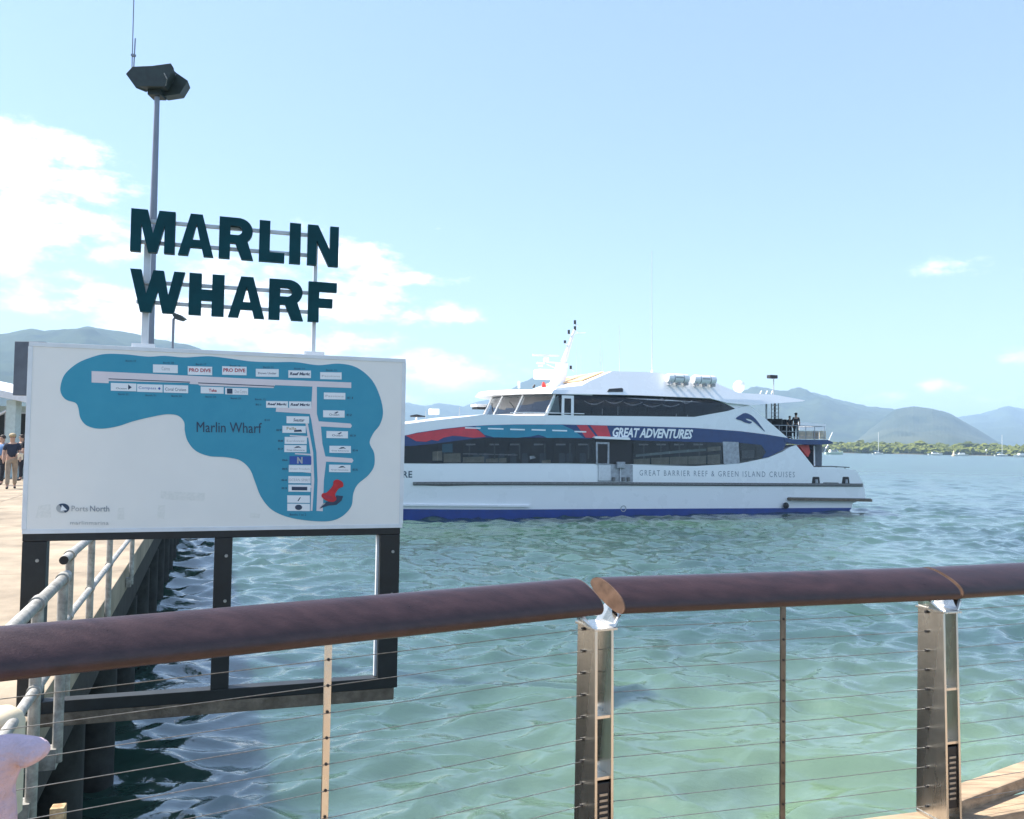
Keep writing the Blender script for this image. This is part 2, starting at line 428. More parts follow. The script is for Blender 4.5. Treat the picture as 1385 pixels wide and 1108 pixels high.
def build_water():
    rr = []; r = 1.5
    while r < 10500:
        rr.append(r); r += max(0.06, 0.0050 * r) if r < 25 else 0.125 + (r - 25) * 0.004 if r < 60 else 0.265 + (r - 60) * 0.006 if r < 150 else r * 0.02 if r < 400 else r * 0.06
    rr = np.array(rr)
    ang = np.concatenate([np.linspace(R(-44), R(44), 1000, endpoint=False), np.linspace(R(44), R(316), 90, endpoint=False)]); na = len(ang)
    A, RR = np.meshgrid(ang, rr)
    X = RR * np.sin(A); Y = RR * np.cos(A)
    dA = np.gradient(ang)[None, :] * RR; dR = np.gradient(rr)[:, None] + 0 * RR
    cell = np.maximum(np.abs(dA), dR)
    rng = np.random.default_rng(5)
    Z = np.zeros_like(X); DX = np.zeros_like(X); DY = np.zeros_like(X)
    # domain warp keeps the crests from running straight
    wx = X + 0.45 * np.sin(0.62 * Y + 0.31 * X + 1.0) + 0.16 * np.sin(1.9 * X - 1.1 * Y)
    wy = Y + 0.40 * np.sin(0.55 * X - 0.27 * Y + 2.0) + 0.15 * np.sin(1.6 * Y + 1.3 * X)
    main = R(100)
    for i in range(60):
        lam = 0.30 * (11.0 ** (i / 59.0)) * rng.uniform(.9, 1.1)
        th = main + rng.normal(0, 0.55); k = 2 * np.pi / lam
        amp = WAVE * lam ** 0.95 * rng.uniform(.5, 1.2) * (1.6 if 0.5 < lam < 1.3 else 0.85)
        wgt = np.clip((lam / cell - 2.2) / 2.5, 0, 1)
        ph = k * (wx * np.cos(th) + wy * np.sin(th)) + rng.uniform(0, 6.28)
        Z += wgt * amp * np.sin(ph)
        q = 0.75 * wgt * amp * np.cos(ph); DX += q * np.cos(th); DY += q * np.sin(th)      # crests sharpened as in real waves
    # patches of rougher and calmer water
    env = 0.85 + 0.30 * np.sin(0.21 * X + 0.13 * Y) * np.sin(0.17 * Y - 0.11 * X + .8)
    Z *= env; X = X + DX * env; Y = Y + DY * env
    nr = len(rr)
    vs = np.stack([X, Y, Z], -1).reshape(-1, 3)
    idx = np.arange(nr * na).reshape(nr, na)
    a = idx[:-1, :]; b = np.roll(idx, -1, 1)[:-1, :]; c = np.roll(idx, -1, 1)[1:, :]; d = idx[1:, :]
    fs = np.stack([a, b, c, d], -1).reshape(-1, 4)
    me = bpy.data.meshes.new('water')
    nv = len(vs) + 1; nf = len(fs)
    me.vertices.add(nv); me.vertices.foreach_set('co', np.concatenate([vs, [[0, 0, 0]]]).astype(np.float32).ravel())
    cap = np.stack([idx[0], np.full(na, nv - 1), np.roll(idx[0], -1)], -1)
    me.loops.add(nf * 4 + na * 3); me.loops.foreach_set('vertex_index', np.concatenate([fs.ravel(), cap.ravel()]).astype(np.int32))
    me.polygons.add(nf + na)
    me.polygons.foreach_set('loop_start', np.concatenate([np.arange(nf) * 4, nf * 4 + np.arange(na) * 3]).astype(np.int32))
    me.update(calc_edges=True); me.validate()
    me.shade_smooth()
    mm = bpy.data.materials.new('harbour_water'); mm.use_nodes = True; t = mm.node_tree; b_ = t.nodes['Principled BSDF']
    b_.inputs['IOR'].default_value = 2.4
    b_.subsurface_method = 'BURLEY'; b_.inputs['Subsurface Weight'].default_value = 1.0      # turbid water: light spreads before it comes back up
    b_.inputs['Subsurface Radius'].default_value = (1.0, 1.0, 1.0); b_.inputs['Subsurface Scale'].default_value = 0.8
    co = N(t, 'ShaderNodeTexCoord'); no = N(t, 'ShaderNodeTexNoise'); no.inputs['Scale'].default_value = 0.09; no.inputs['Detail'].default_value = 6
    ln = N(t, 'ShaderNodeVectorMath', operation='LENGTH'); t.links.new(co.outputs['Object'], ln.inputs[0])      # ripples too fine for the mesh become roughness out on the open water
    rg = N(t, 'ShaderNodeMapRange'); t.links.new(ln.outputs['Value'], rg.inputs[0]); rg.inputs[1].default_value = 16; rg.inputs[2].default_value = 170; rg.inputs[3].default_value = 0.02; rg.inputs[4].default_value = 0.28
    t.links.new(rg.outputs[0], b_.inputs['Roughness'])
    t.links.new(co.outputs['Object'], no.inputs[0])
    rp = N(t, 'ShaderNodeValToRGB'); rp.color_ramp.elements[0].position = .3; rp.color_ramp.elements[1].position = .72
    rp.color_ramp.elements[0].color = (0.013, 0.040, 0.037, 1); rp.color_ramp.elements[1].color = (0.042, 0.090, 0.060, 1)
    t.links.new(no.outputs['Fac'], rp.inputs[0]); sh = N(t, 'ShaderNodeVectorMath', operation='DISTANCE'); t.links.new(co.outputs['Object'], sh.inputs[0]); sh.inputs[1].default_value = (7, 9, 0)    # paler green towards a point near the boardwalk
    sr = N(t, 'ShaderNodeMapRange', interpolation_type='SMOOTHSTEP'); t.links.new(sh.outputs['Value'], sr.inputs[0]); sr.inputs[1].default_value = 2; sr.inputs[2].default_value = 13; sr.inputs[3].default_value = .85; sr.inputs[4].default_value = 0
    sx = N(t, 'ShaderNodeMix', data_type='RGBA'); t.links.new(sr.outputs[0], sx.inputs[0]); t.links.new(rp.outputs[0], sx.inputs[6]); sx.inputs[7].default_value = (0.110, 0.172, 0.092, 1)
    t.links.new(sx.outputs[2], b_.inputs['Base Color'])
    mp = N(t, 'ShaderNodeMapping'); mp.inputs['Scale'].default_value = (1.0, 1.7, 1); t.links.new(co.outputs['Object'], mp.inputs[0])
    n1_ = N(t, 'ShaderNodeTexNoise'); n1_.inputs['Scale'].default_value = 3.0; n1_.inputs['Detail'].default_value = 4; n1_.inputs['Distortion'].default_value = .6
    t.links.new(mp.outputs[0], n1_.inputs[0])
    bp = N(t, 'ShaderNodeBump'); bp.inputs['Strength'].default_value = 0.30; bp.inputs['Distance'].default_value = 0.06
    t.links.new(n1_.outputs['Fac'], bp.inputs['Height']); t.links.new(bp.outputs[0], b_.inputs['Normal'])
    me.materials.append(mm)
    o = bpy.data.objects.new('water', me); COL.objects.link(o); o['kind'] = 'structure'


build_water()


# ------------------------------------------------------------------ setting: hills, shore, haze
def vnoise(x, seed):
    """smooth 1D/2D value noise from sines, cheap"""
    rng = np.random.default_rng(seed); out = 0 * x[0]; amp = 1.0
    for o_ in range(6):
        for _ in range(3):
            a, b, p = rng.normal(size=2).tolist() + [rng.uniform(0, 6.28)]
            out = out + amp * np.sin((a * x[0] + b * x[1]) * 2 ** o_ + p) / 3
        amp *= 0.55
    return out


def hill(dist, ridge, m_, seed, depth=0.35, name='hill'):
    """ridge: photo outline (px, py); the hill rises from the water in front of it and falls away behind"""
    pts = [at_y(px, py, 1.0) - EYE for px, py in ridge]
    azs = np.array([math.atan2(p.x, p.y) for p in pts]); els = np.array([math.atan2(p.z, math.hypot(p.x, p.y)) for p in pts])
    na = 260; A = np.linspace(azs[0], azs[-1], na); E = np.interp(A, azs, els)
    T = np.concatenate([np.linspace(0, 1, 46), np.linspace(1.05, 2, 14)])
    AA, TT = np.meshgrid(A, T); EE = np.tile(E, (len(T), 1))
    d0 = dist * (1 - depth); D = d0 + (dist - d0) * TT
    H = np.maximum(4.5 + np.tan(EE) * dist, 0.3)
    prof = np.where(TT <= 1, np.power(np.clip(TT, 0, 1), 0.8) * (1.0), 1 - (TT - 1) ** 1.3)
    nz = vnoise((AA * dist / 170, TT * dist * depth / 170), seed); mid = vnoise((AA * dist / 55, TT * dist * depth / 70), seed + 2); fine = vnoise((AA * dist / 22, TT * dist * depth / 30), seed + 1)
    edge = np.clip(np.minimum(TT, 1) * 4, 0, 1) * np.clip((1 - TT) * 3, 0, 1)
    Z = H * prof * (1 + (0.22 * nz + 0.07 * mid) * edge) + fine * np.minimum(H, 90) * 0.032 * np.clip(TT * 4, 0, 1)
    Z[0] = -0.8; Z[-1] = -0.8
    X = D * np.sin(AA); Y = D * np.cos(AA)
    nt_, n2 = AA.shape; idx = np.arange(nt_ * n2).reshape(nt_, n2)
    fs = np.stack([idx[:-1, :-1], idx[:-1, 1:], idx[1:, 1:], idx[1:, :-1]], -1).reshape(-1, 4).tolist()
    vs = np.stack([X, Y, np.maximum(Z, -0.9)], -1).reshape(-1, 3)
    return mk(name, (vs, fs), m_, smooth=60, kind='structure')


hill(4300, [(1180, 600), (1230, 585), (1295, 564), (1326, 560), (1350, 553), (1367, 550), (1385, 553), (1440, 566), (1500, 560), (1600, 575), (1700, 606)], M['forest'], 3)
hill(2900, [(660, 592), (690, 560), (690, 527), (705, 517), (722, 511), (745, 507), (790, 512), (850, 520), (900, 528), (960, 535), (1001, 530), (1023, 523), (1045, 526), (1067, 531),
            (1090, 530), (1107, 533), (1139, 541), (1172, 549.5), (1207, 553), (1260, 575), (1310, 600)], M['forest'], 11)
hill(2200, [(1125, 605), (1150, 597), (1168, 587), (1186, 573), (1200, 561), (1211, 554), (1222, 551), (1236, 548.5), (1250, 550), (1262, 552), (1275, 557), (1289, 562), (1305, 571), (1322, 580), (1347, 596), (1365, 604)], M['forest2'], 23)
hill(3900, [(380, 586), (430, 566), (480, 553), (520, 545), (545, 546), (553, 545), (575, 550), (594, 545), (610, 548), (627, 551), (644, 545), (665, 541), (690, 548), (740, 570), (790, 596)], M['forest'], 31)
hill(1900, [(-520, 560), (-400, 520), (-250, 470), (-120, 462), (-40, 452), (0, 451), (40, 447), (80, 446), (120, 443), (150, 447), (190, 454), (225, 460), (260, 468), (330, 490), (420, 540), (480, 590)], M['forest'], 47)
hill(3300, [(1560, 606), (1620, 580), (1750, 560), (1900, 545), (2100, 560), (2300, 606)], M['forest'], 53)


def mangroves():
    rng = np.random.default_rng(9)
    t = (1 + 5 ** .5) / 2
    bm = bmesh.new(); bmesh.ops.create_icosphere(bm, subdivisions=2, radius=1)
    bv = np.array([v.co[:] for v in bm.verts]); bf = np.array([[v.index for v in f.verts] for f in bm.faces]); bm.free()
    V, Fc = [], []; k = 0
    for i in range(2600):
        a = math.atan2(rng.uniform(500, 1650) - CX, F)
        row = rng.random(); d = 640 + 34 * row + 6 * math.sin(a * 90)
        ht = (4.2 + 3.6 * row) * rng.uniform(.8, 1.15)
        tall = rng.random() < 0.022 and row > .55
        if tall: ht = rng.uniform(8.6, 9.8)
        rx = rng.uniform(1.5, 3.3); rz = rng.uniform(1.1, 2.0)
        zc = ht - rz if (rng.random() < .62 or tall) else rng.uniform(.4, max(.6, ht - rz))
        n = bv * (1 + 0.28 * rng.normal(size=(len(bv), 1)))
        P = n * np.array([rx, rx * 1.1, rz]) + np.array([d * math.sin(a), d * math.cos(a), zc])
        P[:, 2] = np.maximum(P[:, 2], -.3)
        V.append(P); Fc.append(bf + k); k += len(P)
    return mk('mangrove_wood', (np.concatenate(V), np.concatenate(Fc).tolist()), M['mangrove'], smooth=None, kind='stuff', label='low green mangrove wood along the far shore', cat='trees')


mangroves()
mk('mud_shore', MB().add([at_y(490, 0, 1).xy.to_3d() * 0 + Vector((d * math.sin(a), d * math.cos(a), z)) for a in np.linspace(R(-12), R(41), 40) for d, z in ((636, -.4), (641, .22), (690, .5))],
                         [(i * 3 + j, i * 3 + 3 + j, i * 3 + 4 + j, i * 3 + 1 + j) for i in range(39) for j in range(2)]).get(), M['seabed'], kind='structure')

hz = bpy.data.materials.new('haze_air'); hz.use_nodes = True; t = hz.node_tree; t.nodes.clear()
pv = N(t, 'ShaderNodeVolumePrincipled'); pv.inputs['Color'].default_value = (0.52, 0.75, 1.0, 1); pv.inputs['Density'].default_value = HAZE_DENSITY; pv.inputs['Anisotropy'].default_value = 0.0
ho = N(t, 'ShaderNodeOutputMaterial'); t.links.new(pv.outputs[0], ho.inputs['Volume'])
mk('haze', MB().abox(-12000, 12000, -12000, 12000, -3.0, 300).get(), hz, kind='stuff')

# ------------------------------------------------------------------ setting: boardwalk under the camera
RAILZ = 3.95; DECKZ = 2.90
A0 = on_z(0, 885, RAILZ); A1 = on_z(791, 808, RAILZ)
B0 = on_z(822, 806.5, RAILZ); B1 = on_z(1266.5, 790, RAILZ)
C0 = on_z(1271.5, 789.3, RAILZ); C1 = on_z(1385, 783, RAILZ)
dA = (A1 - A0).normalized(); dB = (B1 - B0).normalized(); dC = (C1 - C0).normalized()
A0 = A0 - dA * 0.9; C1 = C0 + dC * 2.2
JA = (A1 + B0) / 2; JB = (B1 + C0) / 2
line = [A0 - dA * .5, JA, JB, C1 + dC * .5]
inn = lambda d: Vector((d.y, -d.x, 0))       # towards the camera side


def offset_line(o):
    """the railing line moved o metres inwards, mitred"""
    ds = [(line[i + 1] - line[i]).normalized() for i in range(3)]
    ns = [inn(d) for d in ds]; out = [line[0] + ns[0] * o]
    for i in (1, 2):
        b = (ns[i - 1] + ns[i]).normalized(); out.append(line[i] + b * (o / b.dot(ns[i])))
    out.append(line[3] + ns[2] * o); return [Vector((p.x, p.y, 0)) for p in out]


deck = thing('boardwalk', (0, 0, DECKZ), kind='structure')
for k in range(27):
    o0 = -0.258 + k * 0.148; L0 = offset_line(o0); L1 = offset_line(o0 + 0.140)
    for s_ in range(3):
        if (L0[s_ + 1] - L0[s_]).dot(line[s_ + 1] - line[s_]) <= 0.05 or (L1[s_ + 1] - L1[s_]).dot(line[s_ + 1] - line[s_]) <= 0.05: continue
        g = (L0[s_ + 1] - L0[s_]).normalized() * 0.003; j = random.uniform(-.002, .002)
        q = [L0[s_] + g, L0[s_ + 1] - g, L1[s_ + 1] - g, L1[s_] + g]
        vs = [p + Vector((0, 0, DECKZ + j)) for p in q] + [p + Vector((0, 0, DECKZ - .04)) for p in q]
        mk('plank', (vs, [(0, 1, 2, 3), (7, 6, 5, 4), (0, 4, 5, 1), (1, 5, 6, 2), (2, 6, 7, 3), (3, 7, 4, 0)]), M['timber'], deck, bevel=.004)
for s_ in range(3):
    L0 = offset_line(-.075); L1 = offset_line(.055); g = (L0[s_ + 1] - L0[s_]).normalized() * 0.004
    q = [L0[s_] + g, L0[s_ + 1] - g, L1[s_ + 1] - g, L1[s_] + g]
    vs = [p + Vector((0, 0, DECKZ + .115)) for p in q] + [p + Vector((0, 0, DECKZ + .05)) for p in q]
    mk('kerb_beam', (vs, [(0, 1, 2, 3), (7, 6, 5, 4), (0, 4, 5, 1), (1, 5, 6, 2), (2, 6, 7, 3), (3, 7, 4, 0)]), M['timber'], deck, bevel=.006)
    d = (line[s_ + 1] - line[s_]); n_ = max(2, int(d.length / .8))
    for i in range(n_):
        c = line[s_] + d * ((i + .5) / n_); c.z = DECKZ + .024
        mk('kerb_block', MB().box(c, d.normalized() * .06, inn(d.normalized()) * .05, (0, 0, .024)).get(), M['timber_grey'], deck)
    for o in (0.1, 1.6, 3.1):
        Lb = offset_line(o); c = (Lb[s_] + Lb[s_ + 1]) / 2; c.z = DECKZ - .15; dd = Lb[s_ + 1] - Lb[s_]
        if dd.dot(d) > 0:
            mk('bearer', MB().box(c, dd / 2 * .985, inn(dd.normalized()) * .06, (0, 0, .106)).get(), M['timber_grey'], deck)
p, q = on_z(1283, 1090, DECKZ + .165), on_z(1385, 1052, DECKZ + .165)      # raised timber beam running off to the right from the second post
d = (q - p).normalized(); n = -inn(d); q = p + d * 2.6
vs = [p, q, q + n * .11, p + n * .11]; vs += [v - Vector((0, 0, .06)) for v in vs]
mk('upper_kerb_beam', (vs, [(0, 1, 2, 3), (7, 6, 5, 4), (0, 4, 5, 1), (1, 5, 6, 2), (2, 6, 7, 3), (3, 7, 4, 0)]), M['timber'], deck, bevel=.008)
for i in range(4):
    c = p.lerp(q, .1 + .26 * i) + n * .055; c.z = DECKZ + .051
    mk('kerb_block', MB().box(c, d * .05, n * .04, (0, 0, .0525)).get(), M['timber_grey'], deck)
for p in (A0 + dA * .3, JA, JB, C1 - dC * .3):
    q = Vector((p.x, p.y, 0)) + inn(dB) * .45
    mk('pile', MB().tube([(q.x, q.y, -1.2), (q.x, q.y, DECKZ - .05)], .15, 14).get(), M['timber_grey'], deck, smooth=40)

# railing ---------------------------------------------------------------
railing = thing('boardwalk_railing', (JA.x, JA.y, DECKZ), 'boardwalk railing in the foreground with thick dark handrails, steel posts and thin cables', 'railing')
RW, RT, RTILT = 0.084, 0.042, R(34)


def rail_profile(d):
    n = inn(d); maj = n * math.cos(RTILT) - Vector((0, 0, 1)) * math.sin(RTILT); mi = n * math.sin(RTILT) + Vector((0, 0, 1)) * math.cos(RTILT)
    out = []
    for k in range(36):
        a = 2 * math.pi * k / 36; c, s = math.cos(a), math.sin(a)
        h = RT if s > 0 else RT * .62
        out.append(maj * RW * math.copysign(abs(c) ** .85, c) + mi * h * math.copysign(abs(s) ** .85, s))
    return out


def handrail(p0, p1, k0=0.0, k1=0.0):
    d = (p1 - p0).normalized(); pr = rail_profile(d); n = len(pr)
    steps = 6; vs = []; fs = []; nn = inn(d)
    cutq = lambda q, k: q + d * (k * q.dot(nn))          # the ends are cut at a slant
    for i in range(steps + 1):
        kk = k0 if i == 0 else k1 if i == steps else 0
        vs += [p0.lerp(p1, i / steps) + cutq(q, kk) for q in pr]
    for i in range(steps):
        for k in range(n):
            fs.append((i * n + k, i * n + (k + 1) % n, (i + 1) * n + (k + 1) % n, (i + 1) * n + k))
    h = mk('handrail', (vs, fs), M['rail'], railing, smooth=50)
    for p, s, kk in ((p0, -1, k0), (p1, 1, k1)):
        vs = [p + cutq(q * .985, kk) + d * s * .004 for q in pr] + [p + cutq(q * .985, kk) - d * s * .01 for q in pr]
        mk('end_cap', (vs, [tuple(range(n)), tuple(range(2 * n - 1, n - 1, -1))] + [(k, (k + 1) % n, n + (k + 1) % n, n + k) for k in range(n)]), M['railend'], h)
    return h


handrail(A0, A1, 0, .34); handrail(B0, B1, .5, .62); handrail(C0, C1, .62, 0)
CAB = [0.665 + 0.0775 * k for k in range(12)]        # drop of each cable below the eye


def post(p, d):
    """two tapered steel plates with spacers, a cradle and a black light box between them"""
    n = inn(d); p = Vector((p.x, p.y, 0)); zt = RAILZ - .105; zb = DECKZ + .116
    root = mk('post', MB().box(p + Vector((0, 0, zb + .006)), d * .040, n * .080, (0, 0, .006)).get(), M['steel'], railing, bevel=.002)
    for s in (-1, 1):
        c = p + d * s * .032; th = d * .005; vs = []
        for sg in (-1, 1):
            for (z, hw0, hw1) in ((zb + .013, -.082, .078), (zt, -.070, .062)):
                vs += [c + th * sg + n * hw0 + Vector((0, 0, z)), c + th * sg + n * hw1 + Vector((0, 0, z))]
        mk('plate', (vs, [(0, 1, 3, 2), (4, 6, 7, 5), (0, 4, 5, 1), (2, 3, 7, 6), (0, 2, 6, 4), (1, 5, 7, 3)]), M['steel'], root, bevel=.0015)
    for z in (EYE.z - .955, EYE.z - 1.165):
        mk('spacer', MB().box(p + Vector((0, 0, z)), d * .0265, n * .064, (0, 0, .005)).get(), M['steel'], root)
    mk('light_box', MB().box(p + n * .005 + Vector((0, 0, EYE.z - 1.30)), d * .0262, n * .06, (0, 0, .120)).get(), M['blackbox'], root, bevel=.003)
    for k in range(9):
        mk('louvre', MB().box(p + n * .0665 + Vector((0, 0, EYE.z - 1.22 - k * .02)), d * .016, n * .003, (0, 0, .004)).get(), M['steel_dull'], root)
    # V shaped cradle up to the two rail ends
    ct = Vector((0, 0, 1)); mx = n * math.cos(RTILT) - ct * math.sin(RTILT)
    base = p + ct * (zt + .004)
    mk('cradle', MB().box(base, d * .045, n * .075, ct * .004).get(), M['steel'], root, bevel=.001)
    for s in (-1, 1):
        a = base + d * s * .03; b = p + d * s * .075 + ct * (RAILZ - .034); w = .066
        vs = []
        for q, off in ((a, -w), (a, w), (b + mx * .02, w * .9), (b - mx * .055, -w * .75)):
            pass
        q0 = [a - n * w, a + n * w, b + mx * .045, b - mx * .05]
        vs = q0 + [v + d * s * .006 + ct * -.004 for v in q0]
        mk('cradle_plate', (vs, [(0, 1, 2, 3), (7, 6, 5, 4), (0, 4, 5, 1), (1, 5, 6, 2), (2, 6, 7, 3), (3, 7, 4, 0)]), M['steel'], root)
    for c in CAB:
        for s in (-1, 1):
            q = p + d * s * .0385 - n * .02 + ct * (EYE.z - c)
            mk('cable_stud', MB().tube([q - d * s * .006, q + d * s * .009], .0062, 8).get(), M['dark'], root)
    return root


post(JA, ((dA + dB) / 2).normalized()); post(JB, ((dB + dC) / 2).normalized())
PL = A0 + dA * .12; PR = C1 - dC * .12
post(PL, dA); post(PR, dC)
segs = [(PL, JA, dA), (JA, JB, dB), (JB, PR, dC)]
for (p, q, d) in segs:
    n = inn(d)
    for c in CAB:
        z = EYE.z - c; a = Vector((p.x, p.y, z)) - n * .02; b = Vector((q.x, q.y, z)) - n * .02
        sag = random.uniform(.0, .006)
        mk('cable', MB().tube([a, a.lerp(b, .3) - Vector((0, 0, sag)), a.lerp(b, .7) - Vector((0, 0, sag)), b], .0013, 6).get(), M['cable'], railing, smooth=60)
for (px, py, seg) in ((444, 880, 0), (1059, 822, 1)):
    p, q, d = segs[seg]; n = inn(d); h = on_plane(px, py, Vector((p.x, p.y, 0)) - n * .02, n)
    c = Vector((h.x, h.y, (RAILZ - .045 + DECKZ + .116) / 2)); bar = mk('baluster', MB().box(c, d * .0105, n * .005, (0, 0, (RAILZ - .045 - DECKZ - .116) / 2)).get(), M['steel'] if seg == 0 else M['steel_shaded'], railing, bevel=.001)
    for cc in CAB:
        mk('grommet', MB().tube([Vector((h.x, h.y, EYE.z - cc)) - n * .008, Vector((h.x, h.y, EYE.z - cc)) + n * .008], .0045, 8).get(), M['dark'], bar)

# ------------------------------------------------------------------ setting: the neighbouring wharf
UW = Vector((math.sin(R(-19.7)), math.cos(R(-19.7)), 0)); NL = Vector((-UW.y, UW.x, 0))      # along the wharf, and to its left
WZ = 2.75
wpt = lambda off, t, z: NL * off + UW * t + Vector((0, 0, z))
wharf = thing('wharf', wpt(1, 2.7, WZ), kind='structure')
edges_t = [2.7] + [6.0 + 6 * i for i in range(10)]
for i in range(len(edges_t) - 1):
    for j, (o0, o1) in enumerate(((1.0, 5.0), (5.0, 10.0), (10.0, 17.0), (17.0, 30.0))):
        t0, t1 = edges_t[i] + .006, edges_t[i + 1] - .006
        c = wpt((o0 + o1) / 2, (t0 + t1) / 2, WZ - .16)
        mk('deck_slab', MB().box(c, NL * ((o1 - o0) / 2 - .005), UW * ((t1 - t0) / 2), (0, 0, .16)).get(), M['conc'], wharf, bevel=.01)
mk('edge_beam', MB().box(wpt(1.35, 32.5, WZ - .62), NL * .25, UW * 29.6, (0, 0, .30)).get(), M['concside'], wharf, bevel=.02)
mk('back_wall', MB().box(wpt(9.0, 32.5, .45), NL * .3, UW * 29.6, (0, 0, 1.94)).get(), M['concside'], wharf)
tp = 6.2
while tp < 60:
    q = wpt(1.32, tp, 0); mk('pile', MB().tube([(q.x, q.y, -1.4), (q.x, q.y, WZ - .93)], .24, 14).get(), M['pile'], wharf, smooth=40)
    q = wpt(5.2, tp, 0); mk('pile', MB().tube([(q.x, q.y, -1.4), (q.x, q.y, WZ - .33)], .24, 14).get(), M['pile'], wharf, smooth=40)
    tp += 3.1

HT, HM = EYE.z - 0.88, EYE.z - 1.33
near = thing('pipe_railing', wpt(.82, 4, 2.2), 'near galvanised pipe railing passing in front of the black sign frame', 'railing')
far = thing('pipe_railing', wpt(.93, 8, 2.2), 'farther galvanised pipe railing seen through the opening of the black sign frame', 'railing')
for root, off, t0, t1, ts in ((near, .82, 3.3, 5.92, (3.35, 4.98, 5.78)), (far, .94, 6.62, 12.4, [6.9, 8.1, 9.55, 12.3])):
    mk('top_rail', MB().tube([wpt(off, t0, HT), wpt(off, t1, HT)], .031, 14).get(), M['galv'], root, smooth=40)
    mk('mid_rail', MB().tube([wpt(off, t0, HM), wpt(off, t1, HM)], .026, 14).get(), M['galv'], root, smooth=40)
    for t_ in ts:
        po = mk('post', MB().tube([wpt(off, t_, 1.7 if t_ < 4 else 2.52), wpt(off, t_, HT)], .029, 14).get(), M['galv'], root, smooth=40)
        mk('collar', MB().tube([wpt(off, t_ - .045, HT), wpt(off, t_ + .045, HT)], .040, 14).get(), M['galv'], po, smooth=40)
        mk('collar', MB().tube([wpt(off, t_ - .04, HM), wpt(off, t_ + .04, HM)], .035, 14).get(), M['galv'], po, smooth=40)
        mk('foot_bracket', MB().box(wpt(off + (1.0 - off) / 2 , t_, WZ - .20), NL * ((1.0 - off) / 2), UW * .05, (0, 0, .06)).get(), M['galv'], po)
    e = wpt(off, t0 if root is far else t1, HT); s = -1 if root is far else 1
    mk('open_end', MB().tube([e + UW * s * .001, e + UW * s * .006], .030, 14).get(), M['dark'], root)

q = at_y(4, 957, 3.95)
mk('bollard', MB().tube([(q.x, q.y, WZ), (q.x, q.y, q.z - .07), (q.x, q.y, q.z - .03), (q.x, q.y, q.z)], [.095, .095, .08, .04], 18).get(), M['cream'], smooth=50,
   label='rounded cream bollard at the left edge beside the galvanised pipe railing', cat='bollard')
q = at_y(79, 1090, 3.0)
st = mk('timber_stake', MB().box((q.x, q.y, (q.z - 1.3) / 2), (.022, 0.006, 0), (-.006, .022, 0), (0, 0, (q.z + 1.3) / 2)).get(), M['stake'], bevel=.004,
        label='thin square timber stake, rust stained, rising at the lower left edge beside the pipe railing', cat='post')

# ------------------------------------------------------------------ the wharf sign
SL = at_y(33, 590, 5.29); SR = at_y(546.5, 600, 6.03)
SU = Vector((SR.x - SL.x, SR.y - SL.y, 0)); SW = SU.length; SU.normalize(); SN = Vector((SU.y, -SU.x, 0))   # SN faces the camera
SO = Vector((SL.x, SL.y, 0))


def bp_(px, py, off=0.0):
    p = on_plane(px, py, SO + SN * off, SN); return ((p - SO).dot(SU), p.z)


def bmap(off): return lambda u, v: SO + SU * u + SN * off + Vector((0, 0, v))


sign = thing('wharf_sign', bmap(-.05)(1.2, WZ), 'large white harbour map sign on a black frame under tall dark letters reading MARLIN WHARF', 'sign')
zt = bp_(290, 474.5)[1]; zb = bp_(290, 717.5)[1]
uL, uR = bp_(34.5, 590)[0], bp_(546.5, 600)[0]


def sbox(name, u0, u1, v0, v1, o0, o1, m_, parent, bevel=0.0, **k):
    c = bmap((o0 + o1) / 2)((u0 + u1) / 2, (v0 + v1) / 2)
    return mk(name, MB().box(c, SU * ((u1 - u0) / 2), SN * ((o1 - o0) / 2), (0, 0, (v1 - v0) / 2)).get(), m_, parent, bevel=bevel, **k)


panel = sbox('map_panel', uL, uR, zb, zt, -.03, 0.0, M['board'], sign, .004)
e = .024
for (a, b, c, d) in ((uL, uR, zt - e, zt + .003), (uL, uR, zb - .003, zb + e), (uL - .003, uL + e, zb + e + .001, zt - e - .001), (uR - e, uR + .003, zb + e + .001, zt - e - .001)):
    sbox('edge_trim', a, b, c, d, -.034, .004, M['boardedge'], panel, .002)


def pp(loop_px, m_, lvl, name, par=None, holes=(), extra=.0009):
    lp = [[bp_(*p) for p in l] for l in (loop_px, *holes)]
    return mk(name, slab(lp, bmap(.0012 * lvl + extra), bmap(.0012 * lvl - .0006)), m_, par or panel)


def smooth_loop(pts, n=6):
    out = []; k = len(pts)
    for i in range(k):
        p0, p1, p2, p3 = (Vector((*pts[(i + j - 1) % k], 0)) for j in range(4))
        for j in range(n):
            t_ = j / n
            q = .5 * ((2 * p1) + (p2 - p0) * t_ + (2 * p0 - 5 * p1 + 4 * p2 - p3) * t_ ** 2 + (3 * p1 - p0 - 3 * p2 + p3) * t_ ** 3)
            out.append((q.x, q.y))
    return out


